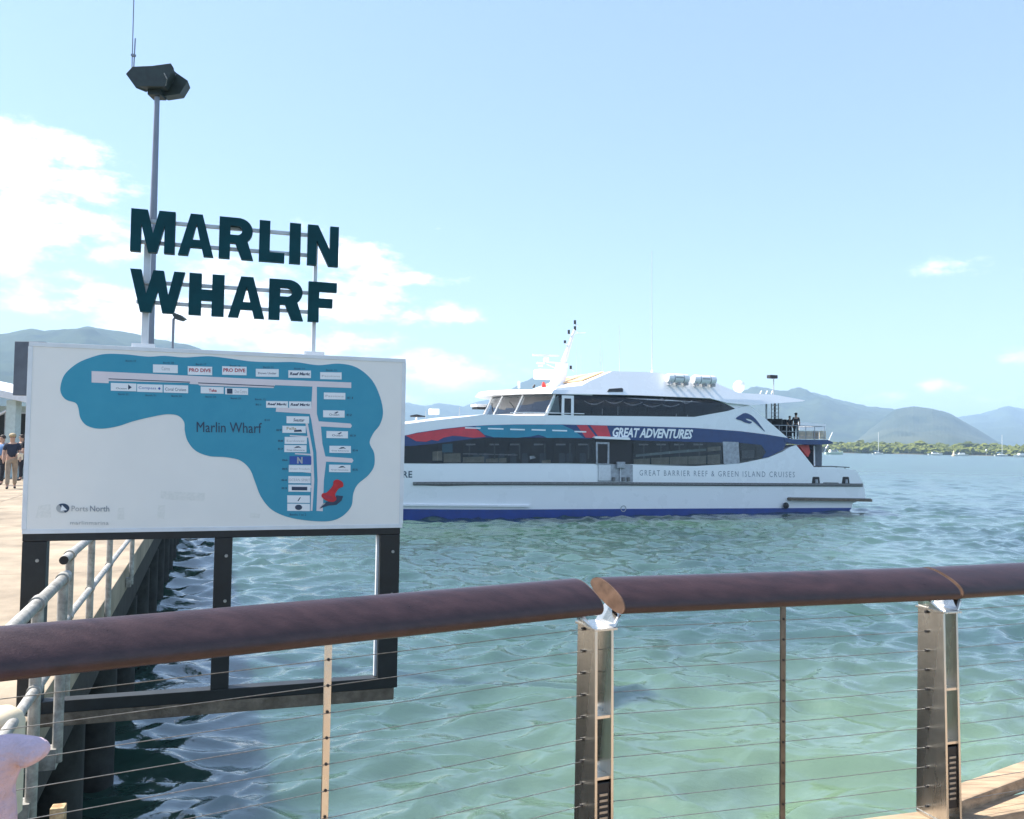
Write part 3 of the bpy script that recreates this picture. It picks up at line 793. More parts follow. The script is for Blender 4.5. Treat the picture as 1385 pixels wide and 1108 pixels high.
lag = [(82, 522), (88, 506), (104, 492), (122, 484), (142, 479), (170, 479.5), (200, 482.5), (222, 481.5), (250, 483.5), (282, 482), (310, 485), (340, 489), (370, 490), (400, 490), (430, 494),
       (458, 492), (482, 497), (502, 513), (513, 534), (518, 557), (514, 574), (505, 586), (500, 599), (506, 613), (506, 630), (498, 643), (484, 655), (478, 667), (475, 685), (462, 699), (444, 705),
       (415, 704), (388, 699), (367, 689), (353, 672), (345, 652), (338, 635), (325, 623), (305, 618.5), (283, 617), (265, 610), (254, 597), (250, 583), (249, 571), (241, 562.5), (226, 560.5), (205, 564), (180, 570),
       (158, 577), (135, 580), (118, 576), (109, 566), (106, 552), (102, 545), (90, 541), (83, 533)]
pp(smooth_loop(lag), M['lagoon'], 1, 'lagoon_print')
pp([(124, 502), (200, 505.5), (330, 512), (475, 517.5), (475, 525), (433, 523.5), (428.5, 523.2), (428.5, 560), (431, 570), (474, 573), (476, 576), (474, 579), (434, 577), (436, 600), (440, 617.5), (476, 620), (478, 623), (476, 626), (441, 624.5),
    (438, 650), (436.5, 691.5), (428, 691), (429.5, 650), (428, 612), (421, 568), (419, 560), (373, 557), (373.5, 551), (421, 553), (422.5, 523), (372, 521), (370, 525), (270, 521.5), (268, 520), (257, 519.5), (256, 518), (147, 515.5), (147, 518.5), (124, 517.5)],
   M['pink'], 2, 'pier_print')
pp([(412, 566), (415, 566), (423.5, 612), (425, 650), (422.5, 691), (420, 691), (421, 660), (405, 657), (405, 655.5), (421, 657), (421, 640), (402, 638), (402, 636.5), (421, 638), (420, 616), (399, 614.5), (399, 613), (420, 614), (417, 592), (392, 590), (392, 588.5), (416, 590)], M['pink'], 2, 'side_pier_print')
for (x0, y0, x1, y1) in ((147, 512, 257, 517), (268, 517.5, 371, 522.5)):
    pp([(x0, y0), (x1, y1 - .5), (x1, y1 + .6), (x0, y0 + 1.1)], M['ink'], 3, 'pier_line_print')


def label(x0, y0, x1, y1, sl, text=None, tm='ink', mark=None, base='label', **k):
    """berth label print: box from its left top/bottom to its right, sl = how far the right end drops"""
    pp([(x0, y0), (x1, y0 + sl), (x1, y1 + sl), (x0, y1)], M[base], 3, 'berth_label')
    w = x1 - x0; h = y1 - y0
    if text:
        fx0, fx1, fy0, fy1 = k.pop('box', (.07, .93, .36, .72))
        def fm(u, v):
            a = fx0 + (fx1 - fx0) * u; b = fy1 + (fy0 - fy1) * v
            return bmap(.0012 * 4)(*bp_(x0 + w * a, y0 + h * b + sl * a))
        mk('label_lettering', text_on(text, fm, **k), M[tm], panel)
    if mark:
        mt, pts = mark
        pp([(x0 + w * a, y0 + h * b + sl * a) for a, b in pts], M[mt], 4, 'label_mark')


FIN = [(.42, .42), (.55, .18), (.66, .16), (.78, .42), (.66, .34), (.56, .38)]
RULE = [(.12, .70), (.9, .70), (.9, .80), (.12, .80)]
label(207, 493, 240.5, 504, 1, 'Cairns', 'inkfaint', box=(.35, .68, .25, .7))
for x in (254, 300.5):
    label(x, 495.5, x + 33, 507, .8, 'PRO DIVE', 'inkred', bold=.03, box=(.05, .95, .22, .66))
label(346, 499, 377, 509.5, .5, 'Down Under', 'ink', box=(.1, .9, .42, .68), bold=.01)
label(390, 501, 420.5, 511, .5, 'Reef Magic', 'ink', bold=.04, shear=.2, box=(.06, .96, .25, .78))
label(433, 503.5, 462, 513, .5, 'Passions', 'inkfaint', box=(.08, .92, .4, .68))
label(150, 518, 184.5, 528.5, 1, 'Ocean', 'ink', mark=('ink', [(.68, .15), (.82, .5), (.68, .82)]), box=(.2, .62, .55, .78))
label(185.5, 519.5, 220, 530, 1, 'Compass', 'inkblue', box=(.06, .74, .3, .72), mark=('inkblue', [(.82, .5), (.87, .3), (.92, .5), (.87, .7)]))
label(221.5, 520.5, 254.5, 531, 1, 'Coral Cruises', 'ink', box=(.06, .92, .35, .75))
label(271.5, 523, 302.5, 532, .8, 'Taka', 'inkred', bold=.03, box=(.35, .7, .3, .75))
label(304.5, 524.5, 335.5, 533.5, .8, 'Dive Centre', 'inkfaint', box=(.42, .95, .25, .8), mark=('ink', [(.08, .12), (.32, .12), (.32, .88), (.08, .88)]))
label(438, 531, 467, 540, .6, 'Passions', 'inkfaint', box=(.08, .92, .35, .68))
label(360, 542.5, 389.5, 551.5, .4, 'Reef Magic', 'ink', bold=.04, shear=.2, box=(.06, .94, .25, .75))
label(391, 543, 421, 552.5, .4, 'Reef Magic', 'ink', bold=.04, shear=.2, box=(.06, .94, .25, .75))
label(387.5, 563, 418, 572.5, .4, 'Seastar', 'ink', bold=.02, shear=.2, box=(.3, .8, .3, .75))
label(382, 576, 413.5, 585.5, .4, 'Falla', 'inktan', bold=.02, box=(.18, .6, .15, .55), mark=('ink', [(.5, .6), (.8, .5), (.84, .8), (.5, .85)]))
label(385, 591, 415, 600.5, .3, 'Sunlover', 'inkfaint', box=(.08, .92, .4, .7))
label(384.5, 602, 414.5, 611.5, .3, 'Great Adventures', 'ink', mark=('ink', FIN), box=(.1, .92, .6, .8))
label(391.5, 617, 421, 628, .3, 'N', 'inkfaint', base='inkblue', bold=.05, box=(.35, .6, .1, .9))
label(390.5, 629, 420.5, 638.5, .3, 'Ocean Freedom', 'inkfaint', box=(.06, .94, .4, .65))
label(390, 644, 420, 653.5, .3, 'OCEAN SPIRIT', 'inkfaint', box=(.02, .98, .35, .72))
label(390, 655.5, 420, 665, .3, mark=('ink', [(.15, .3), (.85, .3), (.85, .8), (.15, .8)]))
label(388.5, 670, 419, 680, .3, mark=('ink', [(.45, .75), (.56, .25), (.6, .25), (.5, .75)]))
label(388.5, 681.2, 419, 691, .3, mark=('ink', [(.5 + .16 * math.cos(a) , .5 + .38 * math.sin(a)) for a in np.linspace(0, 6.0, 12)]))
label(437, 555, 466, 564.5, .5, 'Ocean', 'ink', mark=('ink', [(.5, .4), (.66, .15), (.72, .2), (.6, .45)]), box=(.28, .75, .45, .75))
label(441.5, 583, 470.5, 592.5, .5, 'Ocean', 'ink', mark=('ink', [(.5, .4), (.66, .15), (.72, .2), (.6, .45)]), box=(.26, .74, .45, .75))
label(445.5, 603, 474.5, 612.5, .4, 'Great Adventures', 'ink', mark=('ink', FIN), box=(.1, .9, .6, .78))
label(445, 628.5, 474, 638.5, .4, 'Great Adventures', 'ink', mark=('ink', FIN), box=(.1, .9, .6, .78))


def btext(s, x0, y0, x1, y1, sl, m_, lvl=4, name='lettering', **k):
    def fm(u, v): return bmap(.0012 * lvl)(*bp_(x0 + (x1 - x0) * u, y1 + (y0 - y1) * v + sl * u))
    mk(name, text_on(s, fm, **k), M[m_], panel)


btext('Marlin Wharf', 266, 570.5, 354, 584.5, 1.6, 'ink')
btext('Ports', 97, 684, 119, 691.5, .3, 'inkfaint'); btext('North', 122, 684, 148, 691.8, .2, 'greytext', bold=.005)
btext('marlinmarina', 95, 704.5, 147, 709.5, .3, 'inkfaint', space=1.1)
for (x, y, s) in ((170, 487, 'Berth 19'), (221, 489.5, 'Berth 18'), (265, 491.5, 'Berth 17'), (311, 493.5, 'Berth 16'), (356, 495.5, 'Berth 15'), (398, 497.5, 'Berth 14'), (441, 499.5, 'Berth 13'),
               (160, 532, 'Berth 22'), (197, 533.5, 'Berth 21'), (232, 534.5, 'Berth 20'), (278, 535.5, 'Berth 24'), (312, 537.5, 'Berth 23'), (345, 539, 'Berth 12')):
    btext(s, x, y, x + 14, y + 2.4, .3, 'ink')
for (x, y, s) in ((346, 546, 'B11'), (358, 567, 'B10'), (374, 580.5, 'B9'), (376, 595, 'B8'), (376, 606, 'B7'), (382, 621, 'B6'), (382, 633, 'B5'), (381, 648, 'B4'), (381, 659, 'B3'), (470, 537, 'E1'), (469, 560, 'E2'), (474, 588, 'E3'), (477, 608, 'E4'), (477, 634, 'E5')):
    btext(s, x, y, x + 7, y + 2.6, .1, 'ink')
btext('Berths 1 to 2', 392, 694.5, 414, 697.5, .1, 'ink')
# round emblem beside the lettering
pp([(85 + 9 * math.cos(a), 687.5 + 6.5 * math.sin(a)) for a in np.linspace(0, 6.1, 20)], M['inkfaint'], 2, 'emblem')
pp([(85 + 9 * math.cos(a), 687.5 + 6.5 * math.sin(a)) for a in np.linspace(-2.2, 1.2, 12)], M['ink'], 3, 'emblem')
pp([(84, 683), (91, 690), (82, 691)], M['label'], 4, 'emblem')
# old sticker traces and scuffs on the panel
M['scuff'] = mat('sticker_trace', (0.72, 0.71, 0.66), 0.6, 0, .12, 60, col2=(0.84, 0.81, 0.76))
for q in ([(218, 664), (278, 667), (276, 678), (232, 676), (217, 674)], [(214, 683), (224, 683.5), (222, 702), (212, 701)], [(160, 687), (168, 687), (168, 703), (158, 703)], [(52, 684), (68, 682), (69, 700), (48, 701)], [(338, 694), (352, 695), (351, 701), (338, 700)]):
    pp(q, M['scuff'], .3, 'scuff_mark', extra=.0004)
# the red drawing pin and its shadow are printed on the map
pp([(432, 688), (441, 679), (452, 676), (455, 670), (464, 671), (462, 677), (455, 683), (444, 684)], M['ink'], 3, 'pin_shadow_print')
pp([(432, 687), (438, 680), (440, 681)], M['inkfaint'], 4, 'pin_print')
pp(smooth_loop([(435, 672), (436, 667.5), (442, 666), (450, 657), (451, 651), (456, 648.5), (463, 652), (464, 658), (458, 661), (453, 669), (455, 675), (450, 679), (441, 677)], 3), M['pinred'], 5, 'pin_print')
pp([(437, 669), (448, 671), (452, 676), (440, 674)], M['inkred'], 6, 'pin_print')

# black frame
vtop = zb - .001
uA0, uA1 = bp_(27.5, 790)[0], bp_(61, 790)[0]
uB0, uB1 = bp_(289, 770)[0], bp_(313.5, 770)[0]
uC0, uC1 = bp_(514, 760)[0], bp_(540.5, 760)[0]
vbar0, vbar1 = bp_(420, 939)[1], bp_(420, 924)[1]
for (a, b, lo) in ((uA0, uA1, WZ), (uB0, uB1, vbar1 + .001), (uC0, uC1, vbar1 + .001)):
    leg = sbox('leg', a, b, lo, vtop - .052, -.10, -.004, M['black'], sign, .004)
    for z in (.12, .42):
        c = bmap(0)((a + b) / 2 + .02, vtop - .05 - z); mk('bolt', MB().tube([c - SN * .004, c + SN * .006], .011, 8).get(), M['galv'], leg)
sbox('top_bar', uA0, uC1, vtop - .05, vtop, -.10, -.002, M['black'], sign, .004)
sbox('bottom_bar', uA1 + .001, uC1 + .002, vbar0, vbar1, -.10, -.003, M['black'], sign, .004)
sbox('timber_beam', uA0 + .05, uC1 - .02, vbar0 - .085, vbar0 - .001, -.09, -.006, M['timber_grey'], sign, .006)
for a, b in ((uC0 - .018, uC0),):
    sbox('sunlit_edge', a + .0005, b - .0005, vbar1 + .002, vtop - .055, -.095, -.055, M['boardedge'], sign)  # pale strip paints the sunlight on the right leg's inner edge
for k, off in enumerate((.25, 2.0, 3.6)):
    pass

# letters on posts above the panel
cz = .2310469
cp = lambda x, y: (160 + x * .23105, 260 + y * .23105)      # from an enlarged view of the letters
LO = -.035                                                   # letters stand in a plane just behind the panel front


def glyph_R():
    def arc(cx, cy, rx, ry, a0, a1, n=9): return [(cx + rx * math.cos(R(a0 + (a1 - a0) * i / n)), cy + ry * math.sin(R(a0 + (a1 - a0) * i / n))) for i in range(n + 1)]
    outer = [(0, 0), (0, 1), (.55, 1)] + arc(.55, .69, .42, .31, 80, -50) + [(1.0, 0), (.66, 0), (.47, .38), (.32, .38), (.32, 0)]
    hole = [(.32, .58), (.52, .58)] + arc(.52, .69, .14, .11, -80, 80) + [(.52, .80), (.32, .80)]
    return [outer, hole]


GL = {'M': [[(0, 0), (0, 1), (.37, 1), (.5, .45), (.63, 1), (1, 1), (1, 0), (.76, 0), (.76, .66), (.6, 0), (.4, 0), (.23, .66), (.23, 0)]],
      'A': [[(0, 0), (.33, 1), (.67, 1), (1, 0), (.72, 0), (.66, .2), (.34, .2), (.28, 0)], [(.395, .38), (.605, .38), (.5, .76)]],
      'R': glyph_R(), 'L': [[(0, 0), (0, 1), (.42, 1), (.42, .23), (1, .23), (1, 0)]], 'I': [[(0, 0), (0, 1), (1, 1), (1, 0)]],
      'N': [[(0, 0), (0, 1), (.33, 1), (.72, .40), (.72, 1), (1, 1), (1, 0), (.69, 0), (.29, .62), (.29, 0)]],
      'W': [[(0, 1), (.2, 1), (.295, .42), (.42, 1), (.61, 1), (.7, .42), (.80, 1), (1, 1), (.81, 0), (.60, 0), (.51, .52), (.40, 0), (.20, 0)]],
      'H': [[(0, 0), (0, 1), (.35, 1), (.35, .62), (.65, .62), (.65, 1), (1, 1), (1, 0), (.65, 0), (.65, .36), (.35, .36), (.35, 0)]],
      'F': [[(0, 0), (0, 1), (1, 1), (1, .77), (.38, .77), (.38, .59), (.86, .59), (.86, .37), (.38, .37), (.38, 0)]]}
rows = (((80, 85), (1290, 212), (72, 335), (1285, 442), 'MARLIN', [(72, 333), (352, 560), (590, 793), (825, 975), (1003, 1068), (1108, 1290)]),
        ((65, 438), (1278, 540), (100, 688), (1240, 771), 'WHARF', [(65, 388), (413, 620), (645, 858), (882, 1085), (1112, 1278)]))
for (tl, tr, bl, br, word, spans) in rows:
    vt = (bp_(*cp(*tl), LO)[1] + bp_(*cp(*tr), LO)[1]) / 2; vb = (bp_(*cp(*bl), LO)[1] + bp_(*cp(*br), LO)[1]) / 2
    ym = (tl[1] + bl[1]) / 2
    for ch, (a, b) in zip(word, spans):
        f_ = (a - tl[0]) / (tr[0] - tl[0]); y_ = ym + f_ * ((tr[1] + br[1]) / 2 - ym)
        ua = bp_(*cp(a, y_), LO)[0]; ub = bp_(*cp(b, y_), LO)[0]
        lp = [[(ua + (ub - ua) * x, vb + (vt - vb) * y) for x, y in l] for l in GL[ch]]
        mk('letter', slab(lp, bmap(LO), bmap(LO - .05)), M['letters'], sign)
    for fr in (.78, .27) if word == 'MARLIN' else (.74, .26):
        v = vb + (vt - vb) * fr
        sbox('letter_rail', bp_(*cp(110, 300), LO)[0], bp_(*cp(1160, 300), LO)[0], v - .012, v + .012, LO - .080, LO - .052, M['alu'], sign, .002)
for (px, w, ytop) in ((196.5, .042, 300), (424.6, .026, 318)):
    u = bp_(px, 440, LO - .1)[0]; vtp = bp_(px, ytop, LO - .1)[1]
    p_ = sbox('letter_post', u - w / 2, u + w / 2, zb + .3, vtp, LO - .124, LO - .082, M['alu'], sign, .003)
    sbox('post_bracket', u - .07, u + .07, zt - .06, zt + .03, LO - .081, LO - .001, M['alu'], p_, .003)

# grey panel sign behind
q0 = at_y(21.5, 462, 7.6); q1 = at_y(21.5, 535, 7.6); u1 = at_y(62, 462, 7.6)
ps = thing('panel_sign', (at_y(46, 700, 7.62).x, 7.62, WZ), 'dark grey blank panel sign sticking out behind the left edge of the white map board', 'sign')
mk('panel', MB().abox(q0.x, u1.x, 7.58, 7.63, q1.z, q0.z).get(), M['panelgrey'], ps, bevel=.006)
px_ = at_y(46, 700, 7.66).x
mk('post', MB().abox(px_ - .035, px_ + .035, 7.632, 7.70, WZ, q0.z - .05).get(), M['poleg'], ps, bevel=.004)

# ------------------------------------------------------------------ light masts
Ym = 18.0
tb = at_y(203.5, 455, Ym); tt = at_y(211.5, 122, Ym); kx = (tb.x + tt.x) / 2
mast = thing('light_mast', (kx, Ym, WZ), 'tall grey light mast behind the letters with two dark floodlights and a whip aerial', 'light mast')
mk('pole', MB().tube([(kx, Ym, WZ), (kx, Ym, tb.z), (kx, Ym, tt.z)], [.115, .095, .052], 16).get(), M['poleg'], mast, smooth=50)
mk('base_plate', MB().abox(kx - .2, kx + .2, Ym - .2, Ym + .2, WZ, WZ + .025).get(), M['poleg'], mast)


def flood(loop_px, d0, d1, name='floodlight'):
    """wedge shaped floodlight: outline at the front distance and a shorter one behind"""
    lp = [(at_y(x, y, d0).x, at_y(x, y, d0).z) for x, y in loop_px]
    cx_ = sum(p[0] for p in lp) / len(lp); cz_ = sum(p[1] for p in lp) / len(lp)
    return mk(name, slab([lp], lambda x, z: Vector((x, d0, z)), lambda x, z: Vector((cx_ + (x - cx_) * .8, d1, cz_ + (z - cz_) * .8))), M['floodgreen'], mast, bevel=.008)


fl = flood([(170, 100), (179, 90), (205, 89), (231, 85.5), (235, 92), (229, 104), (222, 117), (188, 117), (184, 119.5)], Ym - .30, Ym + .05)
vis = [(231, 86), (236, 91), (237, 106), (228, 114), (222, 116), (229, 104)]
mk('lamp_stay', MB().tube([at_y(222, 99, Ym - .33), at_y(226, 107, Ym - .33), at_y(224, 116, Ym - .33)], .012, 6).get(), M['galv'], fl, smooth=50)
f2 = flood([(219, 117), (224, 104), (233, 93), (238, 98), (254, 109), (243, 127), (216, 131), (214, 122)], Ym + .06, Ym + .42)
mk('lamp_stay', MB().tube([at_y(238, 100, Ym + .05), at_y(233, 112, Ym + .05), at_y(224, 117, Ym + .05)], .012, 6).get(), M['poleg'], f2, smooth=50)
mk('bracket', MB().abox(kx - .16, kx + .12, Ym - .12, Ym + .2, at_y(210, 131, Ym).z, at_y(210, 118, Ym).z).get(), M['floodgreen'], mast, bevel=.006)
a0 = at_y(178.5, 92, Ym); a1 = at_y(182, -40, Ym)
ar = mk('aerial', MB().tube([a0, a1], .011, 6).get(), M['poleg'], mast, smooth=60)
mk('aerial_clamp', MB().box(at_y(180.5, 75, Ym), (.045, 0, 0), (0, .03, 0), (0, 0, .022)).get(), M['poleg'], ar)
mk('aerial_stub', MB().tube([at_y(181, 90, Ym), at_y(183, 52, Ym)], .013, 6).get(), M['poleg'], ar, smooth=60)

Yl = 46.0
b_ = at_y(233.5, 470, Yl); t_ = at_y(235, 432, Yl)
lamp = thing('street_lamp', (b_.x, Yl, WZ), 'small distant street lamp just above the white board, below the letter W', 'street lamp')
mk('pole', MB().tube([(b_.x, Yl, WZ), (b_.x, Yl, t_.z), (b_.x + .12, Yl, t_.z + .14)], .075, 10).get(), M['poleg'], lamp, smooth=50)
lp = [(at_y(x, y, Yl).x, at_y(x, y, Yl).z) for x, y in ((235, 427), (237, 423.5), (245, 426.5), (251.5, 431.5), (246, 434.5), (239, 432.5))]
mk('lamp_head', slab([lp], lambda x, z: Vector((x, Yl - .22, z)), lambda x, z: Vector((x, Yl + .22, z))), M['floodgreen'], lamp, bevel=.02)

# ------------------------------------------------------------------ pavilion on the wharf, left edge
Yp = 34.0
pv_ = thing('pavilion', (at_y(0, 660, Yp).x, Yp, WZ), 'pale open pavilion with a flat roof on the wharf at the left edge', 'building')
xa, xb = at_y(-170, 600, Yp).x, at_y(58, 600, Yp).x
zr = at_y(20, 536, Yp).z
mk('roof', MB().add([(xa, Yp - 1.0, zr + 1.0), (xb, Yp - 1.0, zr - .32), (xb, Yp + 5, zr - .32), (xa, Yp + 5, zr + 1.0), (xa, Yp - 1.0, zr + 1.28), (xb, Yp - 1.0, zr - .04), (xb, Yp + 5, zr - .04), (xa, Yp + 5, zr + 1.28)],
                    [(0, 1, 2, 3), (7, 6, 5, 4), (0, 4, 5, 1), (1, 5, 6, 2), (2, 6, 7, 3), (3, 7, 4, 0)]).get(), M['roofpale'], pv_, bevel=.02)
for px in (-120, -50, 23):
    x = at_y(px, 600, Yp - .2).x; mk('column', MB().abox(x - .19, x + .19, Yp - .7, Yp - .3, WZ, zr + .95 - (x - xa) / (xb - xa) * 1.32).get(), M['wallgreen'], pv_, bevel=.01)
wb = mk('wall', MB().abox(xa, xb, Yp + 2.0, Yp + 2.2, WZ, zr - .34).get(), M['wallgreen'], pv_)
for i in range(7):
    x0 = xa + .3 + i * 1.0
    if x0 + .8 < xb:
        f_ = mk('window', MB().abox(x0, x0 + .8, Yp + 1.95, Yp + 1.996, WZ + 1.0, zr - .6).get(), M['alu'], wb)
        mk('pane', MB().abox(x0 + .06, x0 + .74, Yp + 1.92, Yp + 1.949, WZ + 1.06, zr - .66).get(), M['interior'], wb)
mk('counter', MB().abox(xa, xb - .4, Yp - .1, Yp + .4, WZ, WZ + 1.0).get(), M['wallgreen'], pv_, bevel=.02)
mk('awning_frame', MB().tube([(at_y(-10, 566, Yp - .5).x, Yp - .5, at_y(-10, 566, Yp).z), (at_y(25, 548, Yp - .5).x, Yp - .5, at_y(25, 548, Yp).z)], .06, 8).get(), M['alu'], pv_, smooth=50)


# ------------------------------------------------------------------ people
def person(foot, height, face, top, legs, label, hat=None, group=None, stride=.12, armf=(.1, .25), hairm='hair', cat='person', short=False):
    """one skinned body with head, face, arms, hands and legs; clothes as children. face = heading angle"""
    s = height / 1.75; fx = Vector((math.sin(face), math.cos(face), 0)); rx = Vector((fx.y, -fx.x, 0)); Z = Vector((0, 0, 1))
    P = lambda r_, f_, z: Vector(foot) + (rx * r_ + fx * f_ + Z * z) * s
    J = []; E = []

    def j(r_, f_, z, rad, par=None):
        J.append((P(r_, f_, z), rad * s)); 
        if par is not None: E.append((par, len(J) - 1))
        return len(J) - 1
    pel = j(0, 0, .95, .135); wa = j(0, .01, 1.10, .125, pel); ch = j(0, .0, 1.30, .145, wa); nk = j(0, -.01, 1.47, .062, ch)
    hd0 = j(0, .01, 1.55, .075, nk); hd1 = j(0, .015, 1.64, .092, hd0); hd2 = j(0, .0, 1.72, .07, hd1)
    parts = {'arm': [], 'leg': []}
    for sg, st_, af in ((-1, stride, armf[0]), (1, -stride, armf[1])):
        sh = j(sg * .17, 0, 1.41, .062, ch); el_ = j(sg * .235, af * .3 - .02, 1.13, .046, sh); wr = j(sg * .235, af, .90 + abs(af) * .35, .034, el_)
        pa = j(sg * .232, af * 1.15, .84 + abs(af) * .35, .038, wr)
        for q in (-.022, 0, .02):
            j(sg * .228 + q * .2, af * 1.2 + q, .76 + abs(af) * .35, .012, pa)
        hp = j(sg * .09, 0, .90, .10, pel); kn = j(sg * .10, st_ * .55, .50, .064, hp); an = j(sg * .10, st_ - .01, .09, .042, kn)
        he = j(sg * .10, st_ + .02, .035, .036, an); to = j(sg * .115, st_ + .15, .03, .034, he)
        parts['arm'].append((sh, el_, wr)); parts['leg'].append((hp, kn, an, he, to))
    root = thing('person', foot, label, cat, group)
    body = mk('body', skin_mesh(J, E, 1), M['skin'], root, smooth=80)
    # shirt
    def sub(idx, pairs, grow, name, m_):
        mp = {o: i for i, o in enumerate(idx)}
        mk(name, skin_mesh([(J[o][0], J[o][1] + grow * s) for o in idx], [(mp[a], mp[b]) for a, b in pairs], 1), M[m_], root, smooth=80)
    (s1, e1, w1), (s2, e2, w2) = parts['arm']
    # sleeves end above the elbow
    J.append((J[s1][0].lerp(J[e1][0], .75), .052 * s)); c1 = len(J) - 1
    J.append((J[s2][0].lerp(J[e2][0], .75), .052 * s)); c2 = len(J) - 1
    sub([pel, wa, ch, s1, c1, s2, c2], [(pel, wa), (wa, ch), (ch, s1), (s1, c1), (ch, s2), (s2, c2)], .016, 'shirt', top)
    (h1, k1, a1_, _, t1), (h2, k2, a2_, _, t2) = parts['leg']
    J.append((P(0, .005, 1.06), .122 * s)); wt = len(J) - 1
    ends = []
    for h, k, a in ((h1, k1, a1_), (h2, k2, a2_)):
        if short: J.append((J[h][0].lerp(J[k][0], .98), .072 * s))
        else: J.append((J[k][0].lerp(J[a][0], .95), .055 * s))
        ends.append(len(J) - 1)
    if short: sub([pel, wt, h1, ends[0], h2, ends[1]], [(pel, wt), (pel, h1), (h1, ends[0]), (pel, h2), (h2, ends[1])], .014, 'trousers', legs)
    else: sub([pel, wt, h1, k1, ends[0], h2, k2, ends[1]], [(pel, wt), (pel, h1), (h1, k1), (k1, ends[0]), (pel, h2), (h2, k2), (k2, ends[1])], .012, 'trousers', legs)
    for sg, (_, _, an, he, to) in zip((-1, 1), parts['leg']):
        mk('shoe', skin_mesh([(J[an][0] - Z * .03 * s, .045 * s), (J[he][0], .042 * s), (J[to][0], .038 * s)], [(0, 1), (1, 2)], 1), M['darkcloth'], root, smooth=80)
    hc = J[hd1][0]
    mb = MB().ball(hc + Z * .03 * s - fx * .015 * s, .098 * s, .098 * s, .088 * s)
    mb.v = [v if (v - hc).dot(fx) < .055 * s or v.z > hc.z + .055 * s else Vector(v) - fx * max(0, ((v - hc).dot(fx) - .05 * s)) for v in mb.v]
    mk('hair', mb.get(), M[hairm], root, smooth=80)
    for sg in (-1, 1):
        mk('eye', MB().ball(hc + fx * .083 * s + rx * sg * .032 * s + Z * .0 * s, .012 * s, .012 * s, .009 * s, 6, 4).get(), M['darkcloth'], root)
    mk('nose', MB().ball(hc + fx * .098 * s - Z * .022 * s, .014 * s, .016 * s, .02 * s, 6, 4).get(), M['skin'], root)
    if hat:
        mb = MB().ball(hc + Z * .062 * s, .106 * s, .106 * s, .075 * s)
        mb.box(hc + fx * .12 * s + Z * .05 * s, rx * .07 * s, fx * .06 * s, Z * .006 * s)
        mk('cap', mb.get(), M[hat], root, smooth=60)
    return root


gp = lambda px, py: on_z(px, py, WZ)
f1 = gp(14.5, 661)
person(f1, 1.74, R(150), 'navycloth', 'khaki', 'man in dark navy shirt, khaki trousers and straw cap on the wharf', hat='cap', stride=-.14, armf=(.3, .12))
f2_ = gp(1.5, 656)
person(f2_, 1.70, R(200), 'bluecloth', 'darkcloth', 'person in light blue shirt half out of view at the left edge on the wharf', stride=.1)
f3 = gp(27.5, 650)
person(f3, 1.72, R(215), 'darkcloth', 'darkcloth', 'person in black behind the man in straw cap, partly hidden', stride=.06, armf=(.25, .3))
bag = f1 + Vector((.34, -.15, 0))
mk('shoulder_bag', MB().box(f1 + Vector((.30, -.05, 1.02)), (.05, .03, 0), (-.04, .12, 0), (0, 0, .11)).get(), M['cream'], bevel=.03, label='white shoulder bag at the hip of the man in the navy shirt', cat='bag')

# ------------------------------------------------------------------ the cruise ship
S_st = on_z(1152, 691.5, 0); S_bw = on_z(545, 703.5, 0)
SD = (S_bw - S_st).normalized(); NIN = Vector((-SD.y, SD.x, 0))
if NIN.y < 0: NIN = -NIN
BEAM = 10.6


def inset(s, z):
    i = 0.0
    if s > 25: i += 2.4 * ((s - 25) / 13) ** 2
    if z > 2.4: i += .055 * (z - 2.4)
    if z > 7.3: i += .55 * (z - 7.3)
    return i


def sp(px, py, extra=0.0, w=None):
    """(distance from the stern, height) where the photo's point meets the ship's near side"""
    d = ray(px, py); s, z = 15.0, 3.0
    for _ in range(8):
        ww = (inset(s, z) + extra) if w is None else w
        p = EYE + d * ((ww - (EYE - S_st).dot(NIN)) / d.dot(NIN)); s = (p - S_st).dot(SD); z = p.z
    return (s, z)


def W(s, z, w): return Vector((S_st.x, S_st.y, 0)) + SD * s + NIN * w + Vector((0, 0, z))
def near_(off): return lambda s, z: W(s, z, inset(s, z) + off)
def far_(off): return lambda s, z: W(s, z, BEAM - inset(s, z) - off)


ship = thing('cruise_ship', W(17, 0, BEAM / 2), 'white catamaran cruise ship with blue, teal and red stripes reading GREAT ADVENTURES', 'ship')


def loft(name, loop, off, m_, par=None, cut=(1.2, .8), sm=28, **k):
    return mk(name, slab([loop], near_(off), far_(off), cut), m_, par or ship, smooth=sm, **k)


def side(name, loop, off, m_, par=None, th=.02, cut=(1.0, .8), both=True, **k):
    """a panel on the near side (and its twin on the far side)"""
    o = mk(name, slab([loop], near_(off), near_(off + th), cut), m_, par or ship, smooth=28, **k)
    return o


